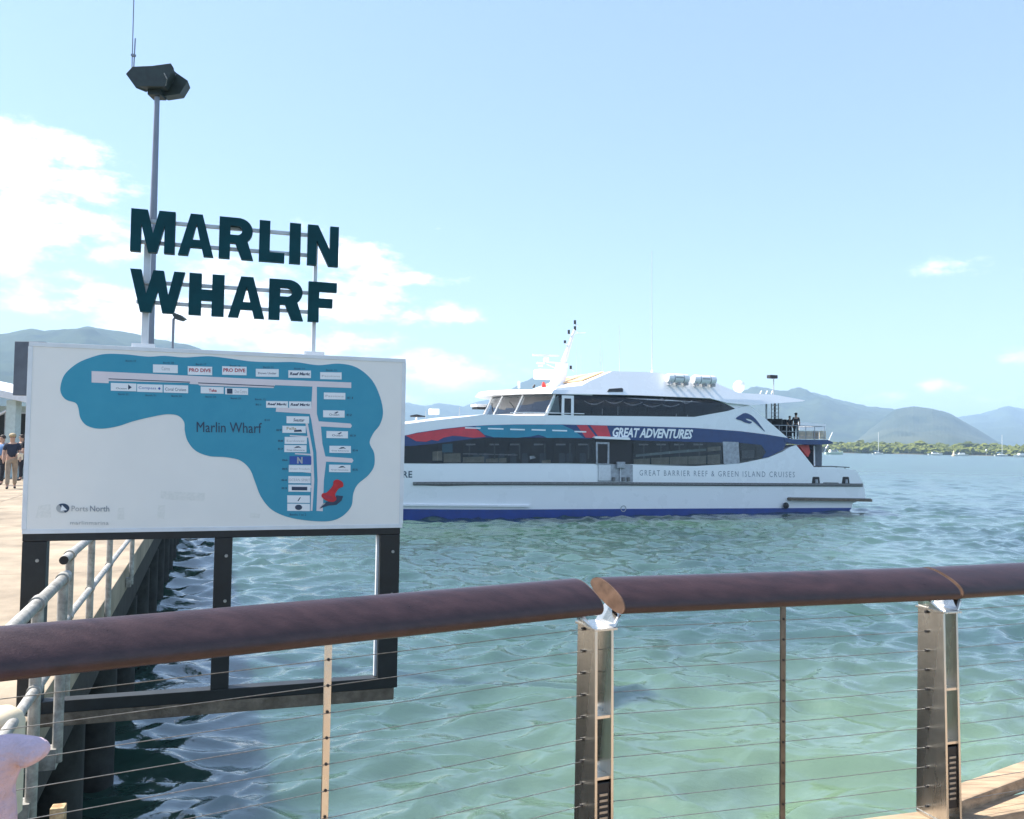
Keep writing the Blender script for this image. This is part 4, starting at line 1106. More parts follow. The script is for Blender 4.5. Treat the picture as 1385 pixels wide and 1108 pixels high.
PX = lambda pts, e=0.0: [sp(x, y, e) for x, y in pts]
deckz = sp(900, 629)[1]
hull = loft('hull', [(37.9, 3.55), (37.2, 1.5), (36.6, .45), (36.3, -.8), (.9, -.8)] + PX([(1152, 687), (1153, 681), (1171, 673), (1168, 655), (1158, 636), (1130, 632.5), (1101, 632), (1089, 617), (1077, 602), (1068, 605), (1059, 611), (1039, 619), (1000, 627), (940, 630.5), (856, 629), (760, 628), (650, 627.5), (545, 627)]), 0, M['white'])
bt = sp(545, 688.5)[1]
loft('boot_top', [(36.62, bt + .03), (36.3, -.7), (1.0, -.7)] + PX([(1151.8, 687), (950, 687.8), (740, 689), (545, 688.5)]), -.012, M['boot'])
body = loft('lower_cabin', [(36.0, 3.3), (35.2, 5.0)] + PX([(546, 574), (580, 569.5), (610, 566), (633, 563.5), (655, 560.5), (700, 561.5), (760, 562), (863, 563), (940, 564), (985, 556), (1013, 547.6), (1040, 570), (1066, 592.5), (1060, 608), (1039, 617), (1000, 625), (940, 629), (700, 630)]) + [], .03, M['white'])
upper = loft('upper_cabin', PX([(738, 564), (751, 533), (860, 531), (960, 536), (1013, 547.6), (985, 557), (940, 566), (860, 566)], .14), .14, M['white'])
roof = loft('roof', PX([(752, 532.5), (752, 525), (787, 521.5), (798, 515), (828, 502.2), (858, 503), (884, 503.8), (930, 509), (967, 517.5), (984, 525), (1001, 531.8), (1047, 533.8), (1089, 541.5), (1086, 543), (1013, 548.2), (983, 545), (960, 538.8), (900, 536.3), (860, 534.6)], -.06), -.06, M['white'])
# front slope of the upper roof, its warm sunlight painted in orange
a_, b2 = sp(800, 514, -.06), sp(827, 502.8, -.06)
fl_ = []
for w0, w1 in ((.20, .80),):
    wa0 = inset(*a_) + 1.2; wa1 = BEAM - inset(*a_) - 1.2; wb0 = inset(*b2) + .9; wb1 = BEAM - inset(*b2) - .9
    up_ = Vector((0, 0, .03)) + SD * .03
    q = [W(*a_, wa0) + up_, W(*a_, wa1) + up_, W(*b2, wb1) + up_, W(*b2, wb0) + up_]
    mk('sunlit_roof_slope', (q + [v + Vector((0, 0, .05)) + SD * .03 for v in q], [(0, 1, 2, 3), (7, 6, 5, 4), (0, 4, 5, 1), (1, 5, 6, 2), (2, 6, 7, 3), (3, 7, 4, 0)]), M['orange'], roof)

# rounded bridge front with raked windscreen panes under a brow
f0, f1_ = sp(738, 564, .14), sp(751, 534, .14)
NP = 10


def front(fr, h, out=0.0):
    """point on the bulged bridge front: fr 0 near side..1 far side, h 0 bottom..1 top"""
    s = f0[0] + (f1_[0] - f0[0]) * h; z = f0[1] + (f1_[1] - f0[1]) * h; i = inset(s, z) + .14
    return W(s + 2.0 * (1 - (2 * fr - 1) ** 2) + out, z, i + (BEAM - 2 * i) * fr)


vs = []; fs = []
for i in range(NP + 1):
    for h in (0, .13, 1.0): vs.append(front(i / NP, h, .0))
vs += [W(f0[0] - .5, f0[1], BEAM / 2), W(f1_[0] - .5, f1_[1], BEAM / 2)]
for i in range(NP):
    for h in range(2): fs.append((i * 3 + h, (i + 1) * 3 + h, (i + 1) * 3 + h + 1, i * 3 + h + 1))
fs += [tuple([i * 3 for i in range(NP + 1)] + [len(vs) - 2]), tuple([i * 3 + 2 for i in range(NP + 1)] + [len(vs) - 1])]
bridge = mk('bridge_front', (vs, fs), M['bridgein'], ship)
for i in range(5):
    a, b = (i + .05) / 5, (i + .95) / 5
    vs = []
    for k in range(3):
        fr = a + (b - a) * k / 2
        for h in (.13, .93): vs += [front(fr, h, .05), front(fr, h, .02)]
    fs = []
    for k in range(2):
        o = k * 4; fs += [(o, o + 4, o + 6, o + 2), (o + 1, o + 3, o + 7, o + 5)]
    fs += [(0, 2, 3, 1), (8, 9, 11, 10), (0, 1, 5, 4), (4, 5, 9, 8), (2, 6, 7, 3), (6, 10, 11, 7)]
    mk('windscreen_pane', (vs, fs), M['glassclear'], bridge)
mb = MB()
for i in range(6):
    fr = i / 5; p0, p1 = front(fr, .02, .06), front(fr, 1, .06); mb = MB().tube([p0, p1], .055, 6); mk('windscreen_pillar', mb.get(), M['white'], bridge)
sill = MB().tube([front(i / 16, .04, .08) for i in range(17)], .13, 8); mk('windscreen_sill', sill.get(), M['white'], bridge, smooth=50)
for i, fr in enumerate((.16, .4, .62)):
    mk('wiper', MB().tube([front(fr, .12, .09), front(fr + .13, .72, .09)], .02, 5).get(), M['dark'], bridge)
# brow: plan outline bulging forward
zlo = sp(752, 533, .05)[1]; zhi = zlo + .28
pl = []
sB = sp(752, 533)[0]
for i in range(17):
    fr = i / 16; pl.append((sB + .35 + 2.9 * (1 - (2 * fr - 1) ** 2), .25 + (BEAM - .5) * fr))
pl += [(sB - 2.5, BEAM - .4), (sB - 2.5, .4)]
mk('brow', slab([pl], lambda s, w: W(s, zlo, w), lambda s, w: W(s - .25, zhi, w * .97 + BEAM * .015)), M['white'], roof, smooth=40)
# foredeck deck level in front of the bridge
pl = [(sB + 4, .9), (sB + 9, 1.6), (34.2, 3.0), (34.2, BEAM - 3.0), (sB + 9, BEAM - 1.6), (sB + 4, BEAM - .9)]

# lower window band ----------------------------------------------------
SIDEBAND = [(538, 591), (570, 592), (640, 590), (700, 590), (740, 591), (855, 594.5), (940, 597), (1000, 597.5), (1045, 597), (1052, 604), (1039, 617.8), (1020, 622.5), (1000, 625.8), (940, 629.3), (856, 628), (760, 626.8), (538, 626.6)]
OFFI, OFFB, OFFG, OFFS = .022, .012, -.004, -.012
liner = side('cabin_interior', PX(SIDEBAND, OFFI), OFFI, M['interior'], th=.006)
rngb = random.Random(3)
for (x0, x1, y0, y1) in ((857, 879, 621, 628), (881, 905, 619.5, 628), (906, 930, 618.5, 628.3), (931, 955, 617.5, 628.3), (957, 974, 615.5, 628), (585, 598, 611, 623), (600, 623, 614, 625.5), (626, 655, 618.5, 625.5), (657, 685, 620.5, 625.5), (733, 745, 623, 626.3)):  # tan patches set just behind the lower glass
    side('glazing_patch', PX([(x0, y1), (x0, y0), (x1, y0 - 1), (x1, y1)], OFFB), OFFB, M['paneltan'], liner, th=.006)
side('table_light', PX([(716, 617), (722, 616.5), (725, 619.5), (717, 621.5)], OFFB), OFFB, M['white'], liner, th=.006)
side('door_panel', PX([(598, 601), (612, 600), (612, 612), (598, 612)], OFFB), OFFB, M['stripe_dim'] if 'stripe_dim' in M else M['teal'], liner, th=.006)
side('glazing_band', PX([(626, 613), (700, 615), (700, 616.2), (626, 614.6)], OFFB), OFFB, M['curtain'], liner, th=.006)  # pale band: marina reflection imitated in colour behind the lower glass
side('glazing_band', PX([(860, 615), (920, 609), (955, 607), (955, 610), (920, 612.5), (860, 618)], OFFB), OFFB, M['wallgreen'], liner, th=.006)
side('glazing_band', PX([(957, 605), (975, 603.5), (975, 609), (957, 611)], OFFB), OFFB, M['paneltan'], liner, th=.006)
for x in (600, 634, 668, 702, 736, 770, 795, 870, 893, 918, 945):      # marina reflections painted behind the glass as bars and strips
    yt_ = 603 if x < 640 else 600
    side('reflection_bar', PX([(x, 621), (x, yt_), (x + 1.8, yt_), (x + 1.8, 621)], OFFB), OFFB + .003, M['rubber'], liner, th=.003)
for x in (630, 662, 690, 722, 752, 782, 864, 888, 912, 938):
    side('reflection_strip', PX([(x, 602.5), (x, 600.2), (x + 13, 600.4), (x + 13, 602.3)], OFFB), OFFB + .003, M['curtain'], liner, th=.003)
for x in (640, 652, 674, 690, 706, 730, 756, 766, 784):  # more window reflections, painted as grey patches
    side('glazing_patch', PX([(x, 626), (x, 614.5), (x + 2, 613), (x + 7, 613), (x + 8.5, 615), (x + 8.5, 626)], OFFB), OFFB + .003, M['panelgrey'], liner, th=.003)
# panes of the lower glazing, one by one
xsb = [538, 592, 625, 656, 688, 718, 748, 778, 806]
xsc = [856, 880.5, 905.5, 930.5, 956, 977]


def interp(poly, x):
    for (x0, y0), (x1, y1) in zip(poly, poly[1:]):
        if x0 <= x <= x1: return y0 + (y1 - y0) * (x - x0) / (x1 - x0)
    return poly[-1][1]


topl = [(538, 591), (570, 592), (640, 590), (700, 590), (740, 591), (855, 594.5), (940, 597), (1000, 597.5), (1045, 597)]
botl = [(538, 626.6), (760, 626.8), (856, 628), (940, 629.3), (1000, 625.8), (1020, 622.5), (1039, 617.8), (1052, 604)]
for xs in (xsb, xsc, [1001, 1022, 1044]):
    for a, b in zip(xs, xs[1:]):
        g = .35
        side('lower_window', PX([(a + g, interp(topl, a)), (b - g, interp(topl, b)), (b - g, interp(botl, b)), (a + g, interp(botl, a))], OFFG), OFFG, M['glass'], th=.008)
side('cabin_door', PX([(977.5, 597.5), (999, 598), (1000.5, 626.6), (979, 628.6)], -.014), -.014, M['gate'], th=.03)
side('cabin_notice', PX([(1003.5, 609.5), (1020, 609), (1020, 619.5), (1004, 620.5)], OFFB), OFFB, M['rubber'], liner, th=.006)

# stripes ---------------------------------------------------------------
navy = [(538, 591), (552, 588.3), (564, 585.3), (600, 580), (629, 577), (660, 575.2), (700, 574.2), (760, 574.2), (800, 575), (870, 576.8), (940, 579), (1000, 583.2), (1035, 587.5), (1066, 592.5), (1060, 608), (1039, 618.3), (1030, 620.5), (1036, 612), (1030, 602), (1001, 599),
        (940, 598), (855, 595.5), (740, 592), (700, 592), (655, 592), (620, 596), (590, 600), (560, 603), (538, 604)]
stripe = side('navy_stripe', PX(navy, OFFS), OFFS, M['navy'], th=.006)
O2, O3, O4 = -.020, -.027, -.034
side('red_stripe', PX([(549, 589.3), (564, 586), (600, 580.7), (629, 577.6), (641, 579), (650, 584), (657, 591), (640, 592.2), (622, 590), (612, 589.5), (600, 592), (592, 596.5), (584, 595), (576, 597.6), (563, 596.8)], O2), O2, M['red'], stripe, th=.006)
side('teal_stripe', PX([(643, 576.6), (660, 575.6), (700, 574.6), (760, 574.6), (774, 581), (790, 592.2), (740, 592.4), (735, 590), (728, 588.2), (718, 590.5), (700, 592.2), (668, 591.5), (655, 588), (648, 582)], O2), O2, M['teal'], stripe, th=.006)
side('red_stripe', PX([(780, 575.2), (794, 575.2), (806, 590.5), (800, 592.5), (792, 592)], O2), O2, M['red'], stripe, th=.006)
side('red_stripe', PX([(798, 575.4), (821, 575.8), (826, 590.5), (810, 591.5)], O2), O2, M['red'], stripe, th=.006)
for (x0, x1, y) in ((629, 650, 579), (660, 681, 580), (690, 710, 581), (719, 738, 581.6), (747, 767, 582.5), (777, 793, 584)):
    side('white_dash', PX([(x0, y - 1.2), (x1, y - .6), (x1, y + 1.3), (x0, y + .7)], O3), O3, M['white'], stripe, th=.006)


def ship_text(s, q, m_, off=O3, par=None, **k):
    (ax, ay), (bx, by), (cx_, cy_), (dx, dy) = q      # bottom left, bottom right, top left, top right
    def fm(u, v):
        x = (ax + (bx - ax) * u) * (1 - v) + (cx_ + (dx - cx_) * u) * v; y = (ay + (by - ay) * u) * (1 - v) + (cy_ + (dy - cy_) * u) * v
        st_ = sp(x, y, off); return near_(off)(*st_)
    mk('lettering', text_on(s, fm, **k), M[m_], par or ship)


ship_text('GREAT ADVENTURES', ((828.5, 591.2), (937, 594), (828.5, 578.2), (937.5, 581)), 'white', O3, stripe, bold=.035, shear=.28, space=.95)
ship_text('GREAT BARRIER REEF & GREEN ISLAND CRUISES', ((865, 643.4), (1075, 645.8), (865, 635.8), (1075, 638.2)), 'greytext', -.008, hull, space=1.35)
ship_text('RE', ((545, 646.3), (557.5, 646.2), (545, 637.3), (557.5, 637.2)), 'darktext', -.008, hull, bold=.02, space=1.1)
c4 = lambda x, y: (940 + x * .1986, 490 + y * .1986)
side('wave_emblem', PX(smooth_loop([c4(*p) for p in ((278, 384), (310, 360), (343, 346), (385, 362), (420, 395), (450, 435), (478, 474), (440, 440), (405, 408), (372, 388), (345, 386), (362, 398), (388, 408), (372, 418), (335, 408), (318, 398))], 3), -.004), -.004, M['navy'], body, th=.01)

# upper window band --------------------------------------------------------
OU = .13
ub_t = [(752, 533.5), (760, 533.2), (860, 535.2), (900, 537), (930, 538.2), (959.6, 540), (972, 543), (983, 547), (990, 550.5), (996, 554)]
ub_b = [(741, 562), (800, 563.5), (863, 565.6), (910, 566.4), (940, 566.4), (955, 564.5), (972, 560.5), (985, 557), (996, 554)]
uliner = side('upper_interior', PX(ub_t + ub_b[-2::-1], OU), OU, M['interior'], th=.006)
for (x0, x1, y, dp) in ((790, 817, 542, 4.5), (819, 843, 541.5, 3.6), (844, 869, 544, 3.4), (870, 895, 546.5, 3.2), (895, 919, 546.5, 2.8), (920, 936, 542, 2.8)):
    up__ = [(x0 + (x1 - x0) * k / 6, y + dp * (1 - (k / 3 - 1) ** 2) - .4) for k in range(7)]; dn = [(a, b + 1.9 - abs(k / 3 - 1) * .8) for k, (a, b) in enumerate(up__)][::-1]
    side('curtain_swag', PX(up__ + dn, OU - .006), OU - .006, M['curtain'], uliner, th=.006)
for (x, y0, y1) in ((814, 553, 561), (835, 550, 561), (914, 560, 564), (929, 561, 564.5)):
    side('cabin_post', PX([(x, y1), (x + .3, y0), (x + 1.6, y0), (x + 1.2, y1)], OU - .006), OU - .006, M['curtain'], uliner, th=.006)
side('side_window_frame', PX([(743, 560), (747, 540), (755, 535.5), (757, 559.5)], OU - .006), OU - .006, M['wallgreen'], uliner, th=.006)
xsu = [742, 758, 777, 800, 825, 850, 875, 900, 925, 950, 975, 995]
for a, b in zip(xsu, xsu[1:]):
    at_ = max(a, 752.0)
    side('upper_window', PX([(at_ + .3, interp(ub_t, at_)), (b - .3, interp(ub_t, b)), (b - .3, interp(ub_b, b)), (a + .3, interp(ub_b, a))], OU - .022), OU - .022, M['glass'], th=.008)
dr = [(759.3, 561.8), (759.8, 534.6), (776.2, 535.2), (776, 562.8)]
di = [(763, 561), (763.4, 538.8), (772.6, 539.2), (772.4, 561.6)]
mk('bridge_door_frame', slab([[sp(*p, OU - .04) for p in dr], [sp(*p, OU - .04) for p in di]], near_(OU - .05), near_(OU - .02)), M['white'], ship)
mk('bridge_handrail', MB().tube([near_(-.02)(*sp(x, y)) for x, y in ((690, 558.5), (716, 558), (740, 558.6), (790, 559.8))], .03, 6).get(), M['white'], ship)
for x in (709, 738):
    mk('handrail_post', MB().tube([near_(-.0)(*sp(x, 558.3)), near_(.05)(*sp(x, 564))], .035, 6).get(), M['white'], ship)
side('roof_vent', PX([(821.5, 530), (824, 526), (841, 524.8), (842.8, 526), (842.6, 530)], -.1), -.1, M['dark'], roof, th=.06)

# doorway, gate, rub rails ------------------------------------------------
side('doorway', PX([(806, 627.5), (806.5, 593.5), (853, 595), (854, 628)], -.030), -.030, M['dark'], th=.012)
mk('doorway_frame', slab([[sp(*p, -.05) for p in ((806, 628), (805.8, 598), (824.2, 598.3), (824, 628))], [sp(*p, -.05) for p in ((808.6, 627), (808.4, 600.6), (821.8, 600.9), (821.6, 627))]], near_(-.06), near_(-.035)), M['gate'], ship)
side('doorway_canopy', PX([(803, 592), (806, 590), (851, 591.8), (853, 594.8), (850, 595), (806, 593.4)], -.25), -.25, M['white'], th=.26)
gate = side('boarding_gate', PX([(808.8, 651.5), (808.8, 627.8), (855.8, 629), (856, 651.8)], -.03), -.03, M['gate'], hull, th=.03)
side('gate_panel', PX([(809.5, 650), (809.5, 629), (826, 629), (826, 650)], -.05), -.05, M['alu'], gate, th=.018)
mk('gate_winch', MB().box(near_(-.14)(*sp(838, 629)), SD * .28, NIN * .1, (0, 0, .2)).get(), M['gate'], gate, bevel=.03)
mk('gate_post', MB().tube([near_(-.12)(*sp(838, 632)), near_(-.12)(*sp(838, 651))], .04, 8).get(), M['alu'], gate)
for x in (829, 842, 849):
    mk('gate_box', MB().box(near_(-.1)(*sp(x, 648)), SD * .09, NIN * .06, (0, 0, .12)).get(), M['rubber'], gate, bevel=.01)


def strake(name, pts, off, h, m_, depth):
    v = [sp(x, y, off) for x, y in pts]
    lp = [(s, z + h / 2) for s, z in v] + [(s, z - h / 2) for s, z in v[::-1]]
    return mk(name, slab([lp], near_(off), near_(off + depth), (1.2, None)), m_, hull)


strake('rub_rail', [(559, 653.8), (600, 653.6), (700, 653.6), (850, 654), (1000, 654.8), (1167, 655.6)], -.10, .15, M['rubber'], .11)
strake('rub_rail_lip', [(559, 656), (600, 655.8), (700, 655.8), (850, 656.2), (1000, 657), (1167, 657.8)], -.06, .05, M['dark'], .07)
strake('spray_rail', [(543, 683.2), (640, 684), (717, 684.8)], -.14, .10, M['white'], .15)
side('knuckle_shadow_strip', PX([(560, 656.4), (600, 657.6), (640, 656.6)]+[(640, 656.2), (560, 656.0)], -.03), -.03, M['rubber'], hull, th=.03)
strake('stern_platform', [(1069, 675.4), (1120, 676.2), (1180, 677.2)], -.32, .17, M['timber_grey'], .34)
strake('stern_platform_lip', [(1069, 673.4), (1120, 674.2), (1178, 675)], -.22, .06, M['rubber'], .23)
for (x, y, w) in ((1098, 645, 11), (1138.6, 645, 10.5)):
    fl__ = side('fairlead', PX([(x, y + 9), (x + 1.2, y + .5), (x + 2.4, y), (x + w - 2, y), (x + w - .8, y + .8), (x + w, y + 9)], -.01), -.01, M['dark'], hull, th=.02)
    mk('bitt', MB().tube([near_(-.03)(*sp(x + w * .55, y + 8.6)), near_(-.03)(*sp(x + w * .5, y + 3.5))], .10, 8).get(), M['gate'], fl__)
side('hull_slot', PX([(1114, 652.5), (1134, 652.8), (1135, 655), (1113, 654.6)], -.02), -.02, M['rubber'], hull, th=.02)
fe = sp(1063, 684, -.2); mk('fender', MB().ball(near_(-.2)(*fe), .2, .2, .22).get(), M['dark'], hull, smooth=60)
cl = sp(843, 688)
mk('load_mark', slab([[(cl[0] + .20 * math.cos(a), cl[1] + .20 * math.sin(a)) for a in np.linspace(0, 6.0, 20)], [(cl[0] + .15 * math.cos(a), cl[1] + .15 * math.sin(a)) for a in np.linspace(0, 6.0, 20)]], near_(-.03), near_(-.016)), M['inkfaint'], hull)

# aft upper deck ------------------------------------------------------------
adk = loft('aft_deck', PX([(1060, 592), (1072, 594.2), (1085, 594.6), (1120, 595.2), (1126, 598), (1127, 600.2), (1112, 601.5), (1078, 601.2), (1062, 598)], -.04), -.04, M['navy'])
az0 = sp(1085, 594)[1]
for x in (1083, 1089, 1097):
    s_ = sp(x, 610)[0]
for i, (x, m_, w, h) in enumerate(((1087, 'fixred', .55, 1.0),)):
    s0, z0 = sp(1096, 602); s1, z1 = sp(1078, 602)
    mk('stair_bulkhead', slab([PX([(1080, 602), (1094, 602), (1096, 612), (1093, 618)], .5)], near_(.5), near_(1.6)), M['fixred'], ship)
mk('funnel_casing', slab([PX([(1102.5, 601.5), (1112, 601.5), (1111.5, 631.5), (1102, 631.5)], 1.2)], near_(1.2), near_(2.6)), M['panelgrey'], ship)
mk('casing_pipe', MB().tube([near_(.9)(*sp(1095, 608, .9)), near_(.9)(*sp(1100, 610, .9)), near_(.9)(*sp(1102, 631, .9))], .09, 8).get(), M['dark'], ship, smooth=50)
mk('casing_pipe', MB().tube([near_(.7)(*sp(1101, 603, .7)), near_(.7)(*sp(1101.5, 631, .7))], .06, 8).get(), M['white'], ship, smooth=50)
mk('casing_pipe', MB().tube([near_(1.0)(*sp(1120, 602, 1.0)), near_(1.0)(*sp(1114, 612, 1.0))], .05, 8).get(), M['white'], ship, smooth=50)
# stern rail
for ww in (.12, BEAM - .3):
    pts = [W(*sp(x, y, w=None), ww) for x, y in ((1101, 631), (1125, 631), (1150, 632.4))]
    rl = mk('stern_rail', MB().tube(pts, .035, 6).get(), M['dark'], ship)
    for x in (1108, 1132, 1144):
        s_, z_ = sp(x, 631.5); mk('stanchion', MB().tube([W(s_, z_, ww), W(s_, z_ - .26, ww)], .03, 6).get(), M['dark'], rl)
# upper rail with stanchions
for ww in (.35, BEAM - .5):
    pts_t = [W(*sp(x, y), ww) for x, y in ((1040, 575), (1066, 575.5), (1118, 577))]
    rl = mk('deck_rail', MB().tube(pts_t, .028, 6).get(), M['gate'], ship)
    for dz in (.4, .75):
        mk('lower_wire', MB().tube([p - Vector((0, 0, dz)) for p in pts_t], .016, 5).get(), M['gate'], rl)
    for x in (1046, 1056, 1066, 1080, 1092, 1104, 1117):
        s_, z_ = sp(x, interp([(1040, 575), (1066, 575.5), (1118, 577)], x)); mk('stanchion', MB().tube([W(s_, z_, ww), W(s_, az0 - .05, ww)], .025, 6).get(), M['gate'], rl)
s0, z0 = sp(1117, 577)
tr_ = mk('deck_rail', MB().tube([W(s0, z0, .35), W(s0, z0, BEAM - .5)], .03, 6).get(), M['gate'], ship)
# pale screen and bar along the stern end of the upper deck
mk('rail_screen', slab([PX([(1081, 581.5), (1080, 571), (1098, 572.5), (1117, 573.5), (1116.5, 582.5)], 5.2)], near_(5.2), near_(5.26)), M['white'], ship)
for i, (a, b) in enumerate(((1081, 1090), (1091, 1099), (1100, 1107), (1108.5, 1117))):
    mk('rail_panel', slab([PX([(a, 593.5), (a, 583), (b, 583.3), (b, 594)], .9)], near_(.9), near_(.95)), M['paneltan'] if i != 2 else M['khaki'], ship)
mk('flag_staff', MB().tube([near_(2)(*sp(1121, 596, 2)), near_(2)(*sp(1126, 585, 2))], .03, 6).get(), M['white'], ship)
# rows of dark seats on the aft deck
for x, w_ in ((1041, 2.0), (1048, 3.4), (1055, 1.6), (1061, 2.8), (1064, 4.4)):
    s_, z_ = sp(x, 590, w=w_); zf = sp(1060, 592)[1]
    for k in range(1):
        st0 = mk('deck_seat', MB().box(W(s_, zf + .45, w_), SD * .28, NIN * .5, (0, 0, .06)).get(), M['dark'], ship, bevel=.02)
        mk('seat_rest', MB().box(W(s_ + .25, zf + .9, w_), SD * .06, NIN * .5, (0, 0, .42)).get(), M['dark'], st0, bevel=.02)
        mk('seat_foot', MB().box(W(s_, zf + .2, w_), SD * .05, NIN * .4, (0, 0, .19)).get(), M['dark'], st0)
mk('aft_deck_floor', slab([[(sp(1066, 592)[0] - .2, .6), (sp(1066, 592)[0] - .2, BEAM - .6), (sp(1020, 590)[0], BEAM - .6), (sp(1020, 590)[0], .6)]], lambda s, w: W(s, az0 + .02, w), lambda s, w: W(s, az0 - .1, w)), M['gate'], ship)
# ladder up to the roof wing and poles
lw = 3.0
for x in (1043.5, 1053):
    mk('ladder_rail', MB().tube([W(*sp(x, 540, w=lw), lw), W(*sp(x, 592, w=lw), lw)], .035, 6).get(), M['gate'], ship)
for k in range(9):
    y = 543 + k * 5.2; mk('ladder_rung', MB().tube([W(*sp(1043.5, y, w=lw), lw), W(*sp(1053, y, w=lw), lw)], .022, 5).get(), M['gate'], ship)
mk('roof_strut', MB().tube([W(*sp(1036.5, 541, w=1.2), 1.2), W(*sp(1036.5, 592, w=1.2), 1.2)], .06, 8).get(), M['gate'], ship)
mk('roof_strut', MB().tube([W(*sp(1048, 541, w=4), 4), W(*sp(1048, 592, w=4), 4)], .07, 8).get(), M['dark'], ship)
# floodlight pole on the roof wing
fp = mk('deck_light_pole', MB().tube([W(*sp(1046, 534, w=2), 2), W(*sp(1046.5, 511, w=2), 2)], .035, 6).get(), M['gate'], ship)
mk('deck_light', MB().box(W(*sp(1044.5, 509.8, w=2), 2), SD * .32, NIN * .2, (0, 0, .12)).get(), M['dark'], fp, bevel=.03)
for x in (1028, 1036, 1043):
    mk('roof_hoop', MB().tube([W(*sp(x, 533, w=1.5), 1.5), W(*sp(x + 2, 528.5, w=1.5), 1.5)], .03, 6).get(), M['white'], roof)
# life rafts, domes, aerials
for x0, x1, y in ((902, 930.5, 511.3), (937, 967, 513.2)):
    wl_ = .62; (sa, za), (sb, zb_) = sp(x0, y, w=wl_), sp(x1, y + 1.2, w=wl_); zc = (za + zb_) / 2
    rft = mk('life_raft', MB().tube([W(sa - .02, zc, wl_), W(sa - .12, zc, wl_), W(sb + .12, zc, wl_), W(sb + .02, zc, wl_)], [.26, .30, .30, .26], 16).get(), M['white'], ship, smooth=40)
    for f_ in (.28, .72):
        sm_ = sa + (sb - sa) * f_; mk('strap', MB().tube([W(sm_ - .03, zc, wl_), W(sm_ + .03, zc, wl_)], .308, 16).get(), M['gate'], rft)
    for f_ in (.12, .5, .88):
        sm_ = sa + (sb - sa) * f_; mk('cradle', MB().box(W(sm_, zc - .36, wl_), SD * .05, NIN * .3, (0, 0, .09)).get(), M['gate'], rft)
    mk('raft_number', MB().box(W((sa + sb) / 2, zc + .05, wl_ - .305), SD * .3, NIN * .004, (0, 0, .05)).get(), M['inkfaint'], rft)
ds, dz_ = sp(999.5, 523, w=3.5)
dome = mk('radome', MB().ball(W(ds, dz_, 3.5), .42, .42, .44, 18, 12).get(), M['white'], ship, smooth=70)
mk('radome_base', MB().tube([W(ds, dz_ - .75, 3.5), W(ds, dz_ - .38, 3.5)], .2, 12).get(), M['white'], dome, smooth=40)
for (x, yb, yt, r_) in ((882, 504, 340, .022), (838, 503, 440, .014), (815, 508, 476, .012), (812, 505, 455, .010), (786, 522, 480, .010), (780, 521, 468, .010)):
    wm = 4.2; mk('whip_aerial', MB().tube([W(*sp(x, yb + 3, w=wm), wm), W(*sp(x - .3, (yb + yt) / 2, w=wm), wm), W(*sp(x - .3, yt, w=wm), wm)], [r_ * 1.5, r_, r_ * .7], 6).get(), M['alu'], ship)
mk('aerial_foot', MB().tube([W(*sp(882, 508, w=4.2), 4.2), W(*sp(882, 500, w=4.2), 4.2)], [.16, .05], 8).get(), M['white'], ship)
# main mast
wm = BEAM / 2; c2_ = lambda x, y: (640 + x * .18773, 420 + y * .18773)
mp_ = lambda x, y, w=wm: W(*sp(*c2_(x, y), w=w), w)
ms = mk('mast', slab([[sp(*c2_(x, y), w=wm) for x, y in ((552, 560), (610, 385), (672, 380), (660, 470), (640, 560))]], lambda s, z: W(s, z, wm - .3), lambda s, z: W(s, z, wm + .3)), M['white'], ship)
mk('mast_spar', MB().tube([mp_(650, 385), mp_(722, 165), mp_(733, 130)], [.17, .10, .05], 10).get(), M['white'], ms, smooth=50)
mk('mast_stay', MB().tube([mp_(632, 365), mp_(705, 185)], .03, 5).get(), M['white'], ms)
for (x, y, h) in ((733, 85, 14), (733, 128, 14), (689, 155, 14), (661, 226, 10), (703, 410, 12)):
    a = mp_(x, y + h); b = mp_(x, y - h); lt = mk('mast_light', MB().tube([a, b], .085, 8).get(), M['dark'], ms)
    mk('light_arm', MB().tube([a - Vector((0, 0, .02)), a + Vector((0, 0, -.12)) - SD * .25], .03, 5).get(), M['white'], ms)
mk('yard', MB().tube([mp_(735, 165), mp_(812, 160)], .025, 5).get(), M['white'], ms)
mk('radar_arm', MB().tube([mp_(530, 372), mp_(660, 380)], .05, 6).get(), M['white'], ms)
mk('radar_arm', MB().tube([mp_(530, 388), mp_(605, 420)], .03, 6).get(), M['white'], ms)
rd = mk('radar_drum', MB().tube([mp_(526, 368), mp_(526, 336)], .2, 10).get(), M['white'], ms, smooth=40)
mk('radar_scanner', MB().box(mp_(525, 324), SD * .88 + NIN * .2, NIN * .06, (0, 0, .06)).get(), M['white'], ms)
mk('small_radar', MB().box(mp_(488, 380), SD * .25, NIN * .1, (0, 0, .05)).get(), M['white'], ms)
mk('mast_lamp', MB().tube([mp_(470, 398), mp_(500, 398)], .06, 6).get(), M['white'], ms)
mk('horn', MB().tube([mp_(445, 535), mp_(432, 556)], [.05, .09], 8).get(), M['dark'], ship)
mk('roof_lantern', MB().tube([mp_(510, 555), mp_(508, 530), mp_(505, 515)], [.18, .14, .05], 8).get(), M['fixred'], ship)
mk('roof_locker', MB().box(mp_(545, 462, 7.0), SD * .9, NIN * .6, (0, 0, .32)).get(), M['white'], ship, bevel=.05)
mk('sat_pod', MB().tube([mp_(330, 560), mp_(330, 510)], .08, 8).get(), M['white'], ship)
